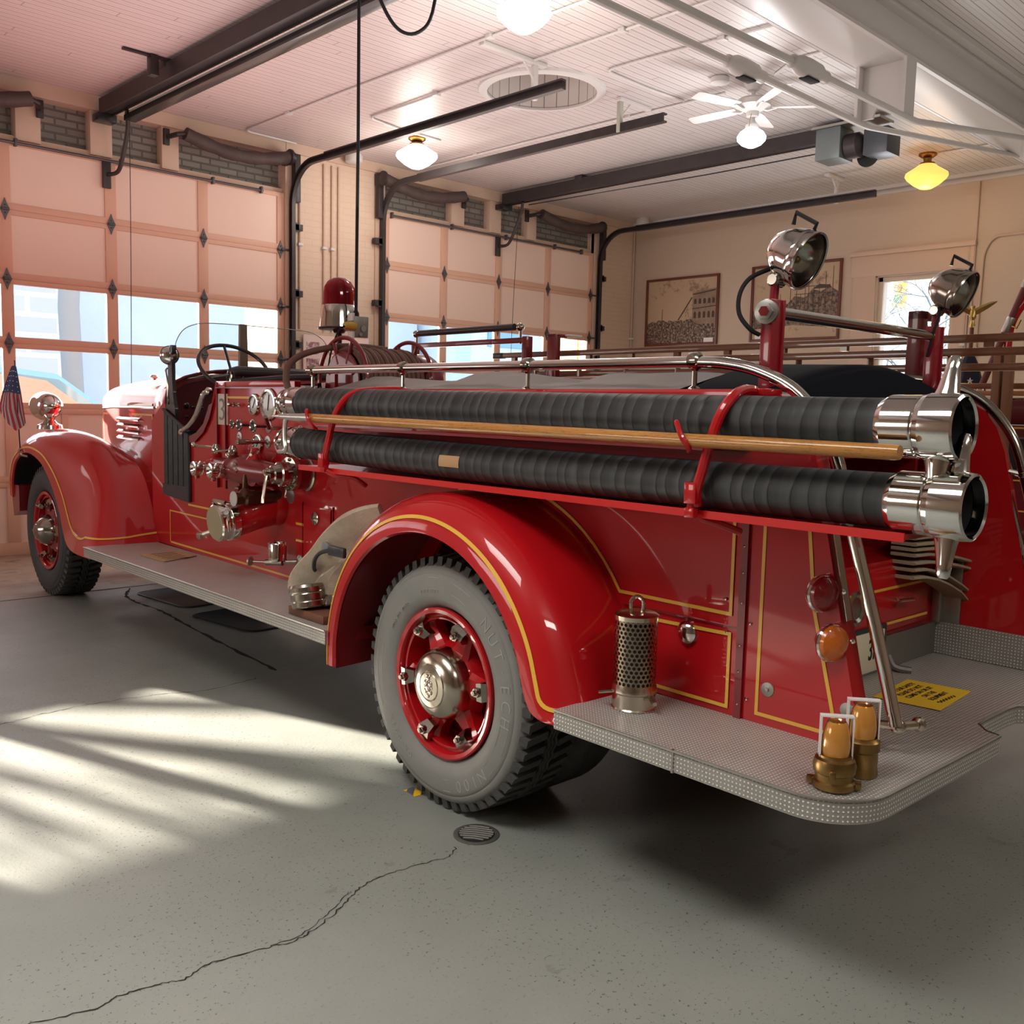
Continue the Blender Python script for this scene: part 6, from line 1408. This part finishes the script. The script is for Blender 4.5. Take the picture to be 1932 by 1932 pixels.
for (dx_,dz_) in ((-.06,.50),(.0,.55),(.045,.47),(-.03,.60),(.03,.38)):
    d=V((-.74,-.67,0)); sd_=V((.67,-.74,0)); p=V((ex,ey,1.15+dz_))+d*.118+sd_*dx_
    st5=[]
    for k in range(10):
        a=PI/2+PI*k/5; r=.022 if k%2==0 else .009; st5.append(p+sd_*r*cos(a)+V((0,0,r*sin(a))))
    sm2.rings([st5,[q-d*-.006 for q in st5]],True,True,True)
obj('stars',sm2,WHITE,fb)
hb=thing('hose_boom','dark red jointed pole with silver bands leaning up at the right edge','pole',(5.1,.1,1.2),'t')
p0,p1=V((4.30,-.195,1.45)),V((4.30,-.395,2.50)); p0=V((4.30,-.125,1.70)); p1=V((4.30,-.42,2.52))
obj('shaft',MB().tube([p0,p1],.021,12),mat('maroon_pole',(.16,.035,.03),.4),hb)
for t in (.47,.80): c=p0+(p1-p0)*t; u=(p1-p0).normalized(); obj('silver_band',MB().lathe(c-u*.05,u,[(.024,0),(.028,.01),(.025,.05),(.028,.09),(.024,.10)],14),STEEL,hb); obj('clip',MB().tube([c,c+V((0,-.05,-.02)),c+V((0,-.07,.03))],.008,6),BRASS,hb)
obj('lower_fitting',MB().lathe(p0-V((0,0,.12)),(0,0,1),[(.02,-.1),(.035,-.08),(.035,.0),(.03,.02),(.03,.10),(.02,.12)],14),DCHROME,hb)
rb2=thing('red_pipe','bright red bent pipe leaning beside the maroon pole at the right edge','pipe',(4.3,-.3,1.7),'t')
obj('pipe',MB().tube([(4.32,-.255,1.45),(4.32,-.262,1.95),(4.32,-.288,2.13),(4.32,-.40,2.30),(4.32,-.6,2.6)],.024,12,5),RED,rb2)
# ================================================================ OUTSIDE
OUTM=mat('pale_street_concrete',(.55,.56,.58),.8)
struct('ground_outside',MB().box((-30,WY+.5,-.25),(60,60,-.03)).box((WX+.3,-30,-.25),(60,WY+.5,-.03)),OUTM)
def bld(name,label,a,b,m,wins,wm=None,fr='r'):
    root=thing(name,label,'building',((a[0]+b[0])/2,a[1],0),'r')
    obj('wall',MB().box(a,b),m,root)
    for (x0,z0,x1,z1) in wins: obj('window',MB().box((x0,a[1]-.04,z0),(x1,a[1],z1)),wm or OWIN,root)
    obj('cornice',MB().box((a[0]-.1,a[1]-.2,b[2]-.25),(b[0]+.1,a[1],b[2])),m,root)
    return root
OWIN=mat('outside_window_glass',(.16,.22,.30),.15)
stone=brick_mat('pale_limestone_block',(.42,.46,.47),(.38,.42,.44),(.52,.55,.56),sc=5.5,strength=.3,msize=.02)
bld('stone_building','pale stone block building across the street, seen through the left garage door',(-14,20,-.1),(7.2,24,4.15),stone,[(-9,1,-7,3.5),(-5,1,-3,3.5),(0.2,1,2.2,3.5)])
bld('plaster_building','grey blue plastered building across the street, right of the stone one',(7.4,22,-.1),(17.5,26,4.5),mat('blue_grey_plaster',(.40,.46,.54),.8,var=(1.5,.3,(.46,.52,.60))),[(13,1.2,14.4,3.9)])
bld('shop_building','pale building with windows seen through the right garage door',(17.8,20,-.1),(30,25,4.3),mat('white_blue_facade',(.50,.60,.68),.8),[(18.4,.8,20.0,2.6),(20.8,.8,22.4,2.6),(23.2,.8,24.6,2.6),(18.4,3.2,20.0,3.9),(20.8,3.2,22.4,3.9),(23.2,3.2,24.6,3.9),(26,.8,28,2.6)],mat('shop_blue_glass',(.16,.32,.46),.3))
bld('brick_building','red brick building corner seen at the right of the right garage door',(24.8,17.0,-.1),(27.5,19.5,4.2),brick_mat('street_red_brick',(.50,.22,.16),(.44,.19,.14),(.6,.5,.45),sc=2),[(25.3,1.5,25.8,2.6),(26.4,1.5,26.9,2.6)])
ybr=brick_mat('yellow_brick',(.42,.27,.09),(.36,.21,.07),(.60,.52,.38),sc=1.3)
for (x0,x1,l_) in ((6.02,7.05,'yellow brick pier outside between the garage doors'),(11.35,12.6,'yellow brick pier outside right of the right garage door')):
    r_=thing('brick_pier',l_,'pier',((x0+x1)/2,10.5,0),'r'); obj('pier',MB().box((x0,WY+.52,-.1),(x1,10.95,4.2)),ybr,r_)
tr=thing('street_tree','bare street tree trunk seen through the left garage door','tree',(6.7,16,0),'r')
TRM=mat('grey_bark',(.24,.26,.28),.9)
obj('trunk',MB().tube([(6.1,17,-.1),(6.15,17,1.5),(6.1,17,3),(6.2,17,5)],.17,12),TRM,tr)
def branches(root,base,n,spread,seed,L_=1.6,r=.03):
    random.seed(seed); mb=MB()
    def grow(p,d,l,r,k):
        q=p+d*l; mid=p+d*l*.5+V((random.uniform(-.1,.1),random.uniform(-.1,.1),random.uniform(-.08,.1)))*l
        mb.tube([p,mid,q],lambda t:r*(1-.45*t),5,2,False)
        if k==0: return
        for _ in range(3 if k>1 else 2):
            nd_=(d+V((random.uniform(-1,1),random.uniform(-1,1),random.uniform(-.5,.8)))*spread).normalized(); grow(q if random.random()<.6 else mid,nd_,l*random.uniform(.6,.85),r*.6,k-1)
    for i in range(n): grow(V(base)+V((random.uniform(-.3,.3),random.uniform(-.3,.3),0)),V((random.uniform(-.6,.6),random.uniform(-.8,.8),1)).normalized(),L_,r,5)
    return obj('branches',mb,TRM,root)
branches(tr,(6.2,17,4),3,.8,3)
tr3=thing('street_tree','bare street tree standing outside left of the visible garage doors','tree',(-2.9,15.5,0),'r')
obj('trunk',MB().tube([(-2.9,15.5,-.1),(-2.85,15.5,1.5),(-2.9,15.5,2.6)],.15,12),TRM,tr3)
branches(tr3,(-2.8,15.5,2.2),3,.8,21,1.2,.055)
for a_,b_,r_ in (((-2.9,15.5,2.62),(-.2,15.5,3.72),.055),((-2.9,15.5,2.2),(-.3,15.5,3.15),.045),((-2.3,15.5,3.0),(-1.5,15.5,4.2),.05),((-1.6,15.5,3.05),(-.9,15.5,2.5),.035),((-2.7,15.5,2.7),(-.9,15.5,4.3),.05)):
    a_,b_=V(a_),V(b_); obj('limb',MB().tube([a_,(a_+b_)/2+V((.05,.1,.06)),b_],lambda t,r_=r_:r_*(1.3-.6*t),8,5),TRM,tr3)
tr2=thing('bare_tree','bare branching tree outside the side wall window','tree',(17,5.6,0),'r')
obj('trunk',MB().tube([(17,6.6,-.1),(17.05,6.6,1),(17,6.5,2.2)],.10,10),bpy.data.materials['grey_bark'],tr2)
branches(tr2,(16.6,7.2,1.0),6,.95,11,1.3,.045)
tl=thing('traffic_light','red traffic light hanging outside the side wall window','traffic light',(19,8.0,3.3),'r')
tlx,tly,tlz=26,11.9,5.4
obj('housing',MB().box((tlx,tly-.16,tlz-.95),(tlx+.25,tly+.16,tlz+.05),.02),mat('traffic_yellow',(.75,.42,.08),.5),tl)
for i,c in enumerate(((1,.05,.03),(.2,.12,.03),(.05,.12,.06))): obj('signal_lens',MB().cyl((tlx-.03,tly,tlz-.12-.30*i),(tlx,tly,tlz-.12-.30*i),.11),mat('signal_%d'%i,c,.4,emit=c if i==0 else None,es=4 if i==0 else 0),tl)
obj('pole',MB().cyl((tlx+.1,tly,tlz),(tlx+.1,tly,7),.04).cyl((tlx+.1,tly,7),(tlx+.1,tly-4,7),.05).cyl((tlx+.1,tly-4,7),(tlx+.1,tly-4,-.1),.09),TRM,tl)
bw=thing('hedge_row','x','hedge',(22,6,0),'r'); bw['label']='brown leafless shrubs low outside the side wall window'
hm=MB(); random.seed(5)
for i in range(260):
    p=V((21+random.uniform(-.8,.8),4+random.uniform(0,9),-.05)); hm.tube([p,p+V((random.uniform(-.3,.3),random.uniform(-.3,.3),random.uniform(1.0,2.4)))],.02,4)
obj('twigs',hm,mat('shrub_brown',(.30,.20,.18),.9),bw,kind='stuff')
# parked car
car=thing('parked_car','pale blue car parked in the street, seen through the left garage door glass','car',(3.4,13.4,0),'r')
CB=mat('car_paint_blue',(.12,.27,.42),.3,.2,1)
sx0=.62
pf=[(.2,.35),(.2,.95),(.45,1.05),(1.0,1.12),(1.6,1.60),(2.2,1.78),(3.3,1.80),(3.9,1.74),(4.55,1.30),(5.25,1.15),(5.55,.98),(5.6,.35)]
rs=[]
for y,i_ in ((13.0,.10),(13.05,.03),(13.5,0),(14.3,0),(14.75,.03),(14.8,.10)): rs.append([(x+sx0,y,z*1.05-i_*(1 if z>1 else .2)) for x,z in pf])
obj('body_shell',MB().rings(rs,True,True,True),CB,car)
obj('side_windows',MB().prism([(x_+sx0,z_*1.04) for x_,z_ in ((1.35,1.18),(1.78,1.55),(2.25,1.68),(3.3,1.70),(3.75,1.64),(4.35,1.22))],'y',12.985,13.0),mat('car_glass_sunlit',(.42,.30,.28),.2),car)
obj('window_pillar',MB().box((3.5,12.975,1.18),(3.58,12.99,1.76)),CB,car)
for x in (1.8,5.2): w_=obj('wheel',MB().cyl((x,12.99,.32),(x,13.25,.32),.33,n=28),MATTE,car); obj('wheel_rim',MB().cyl((x,12.975,.32),(x,12.99,.32),.2,n=20),STEEL,w_)
obj('mirror',MB().box((4.15,12.85,1.24),(4.3,13.0,1.36),.02),CB,car)
# ================================================================ LIGHT
w=bpy.data.worlds.new('sky'); bpy.context.scene.world=w; w.use_nodes=True
n=w.node_tree.nodes; l=w.node_tree.links; bgd=n['Background']; bgd.inputs['Color'].default_value=(.70,.85,1,1); bgd.inputs['Strength'].default_value=1.75
sd=bpy.data.lights.new('sun','SUN'); sd.energy=24; sd.color=(1,.90,.76); sd.angle=R(.6); so_=bpy.data.objects.new('sun',sd); C.objects.link(so_)
az=R(18); el=R(15.3); d=V((sin(az)*cos(el),-cos(az)*cos(el),-sin(el))); so_.rotation_euler=d.to_track_quat('-Z','Y').to_euler(); so_.location=(-10,30,12)
def area(name,loc,tgt,sx,sy,e,col,spread=180):
    a=bpy.data.lights.new(name,'AREA'); a.shape='RECTANGLE'; a.size=sx; a.size_y=sy; a.energy=e; a.color=col; a.spread=R(spread); o=bpy.data.objects.new(name,a); C.objects.link(o); o.location=loc; o.rotation_euler=(V(tgt)-V(loc)).to_track_quat('-Z','Y').to_euler(); return o
for x0,x1 in DOORS: area('door_daylight',((x0+x1)/2,WY-.12,1.98),((x0+x1)/2,0,1.5),3.7,1.1,17,(1,.86,.82))
area('left_fill',(-4.6,6.0,2.2),(2,4.5,.8),3.0,1.4,42,(1,.93,.86))  # added fill from the left; the left wall has no window
area('overhead_fill',(-.3,2.2,4.2),(-.1,2.2,0),2.4,1.2,42,(1,.97,.90),110)  # added fill to brighten the floor, no lamp hangs here
area('window_daylight',(WX-.15,5.3,2.3),(5,5.0,1.0),1.0,1.9,20,(.85,.92,1))
area('rear_fill',(1.0,-2.2,4.1),(2.2,1.0,.8),2.4,.35,34,(1,.93,.84))  # added soft fill behind the camera, not a lamp of the room
area('rear_fill',(6.0,-1.5,4.1),(5.0,1.0,.6),2.4,.35,13,(1,.93,.84))  # second added fill behind the camera, further right
area('upward_bounce',(5.5,6.3,2.6),(5.5,6.3,4.3),6,5,52,(1,.84,.81))
area('upward_bounce',(7.5,1.0,2.4),(7.5,1.0,4.3),4,3,10,(1,.95,.9))
# ================================================================ CAMERA
cam=bpy.data.cameras.new('camera'); co=bpy.data.objects.new('camera',cam); C.objects.link(co); bpy.context.scene.camera=co
yaw,pit,rol=R(44.28690185),R(6.10697899),R(1.33111347)
f=V((sin(yaw)*cos(pit),cos(yaw)*cos(pit),-sin(pit))); r0=V((cos(yaw),-sin(yaw),0)); u0=r0.cross(f); r=r0*cos(rol)+u0*sin(rol); u=-r0*sin(rol)+u0*cos(rol)
co.matrix_world=M4(((r.x,u.x,-f.x,0),(r.y,u.y,-f.y,0),(r.z,u.z,-f.z,H),(0,0,0,1)))
cam.sensor_width=36; cam.sensor_fit='HORIZONTAL'; cam.lens=36*1822.27/1932; cam.clip_start=.05; cam.clip_end=300
sc=bpy.context.scene; sc.view_settings.view_transform='Standard'; sc.view_settings.look='None'; sc.view_settings.exposure=.9; sc.view_settings.gamma=1
try:
    sc.cycles.use_denoising=True; sc.cycles.max_bounces=8; sc.cycles.diffuse_bounces=4; sc.cycles.glossy_bounces=4; sc.cycles.transparent_max_bounces=12; sc.cycles.sample_clamp_indirect=6; sc.cycles.caustics_reflective=False; sc.cycles.caustics_refractive=False
except Exception: pass
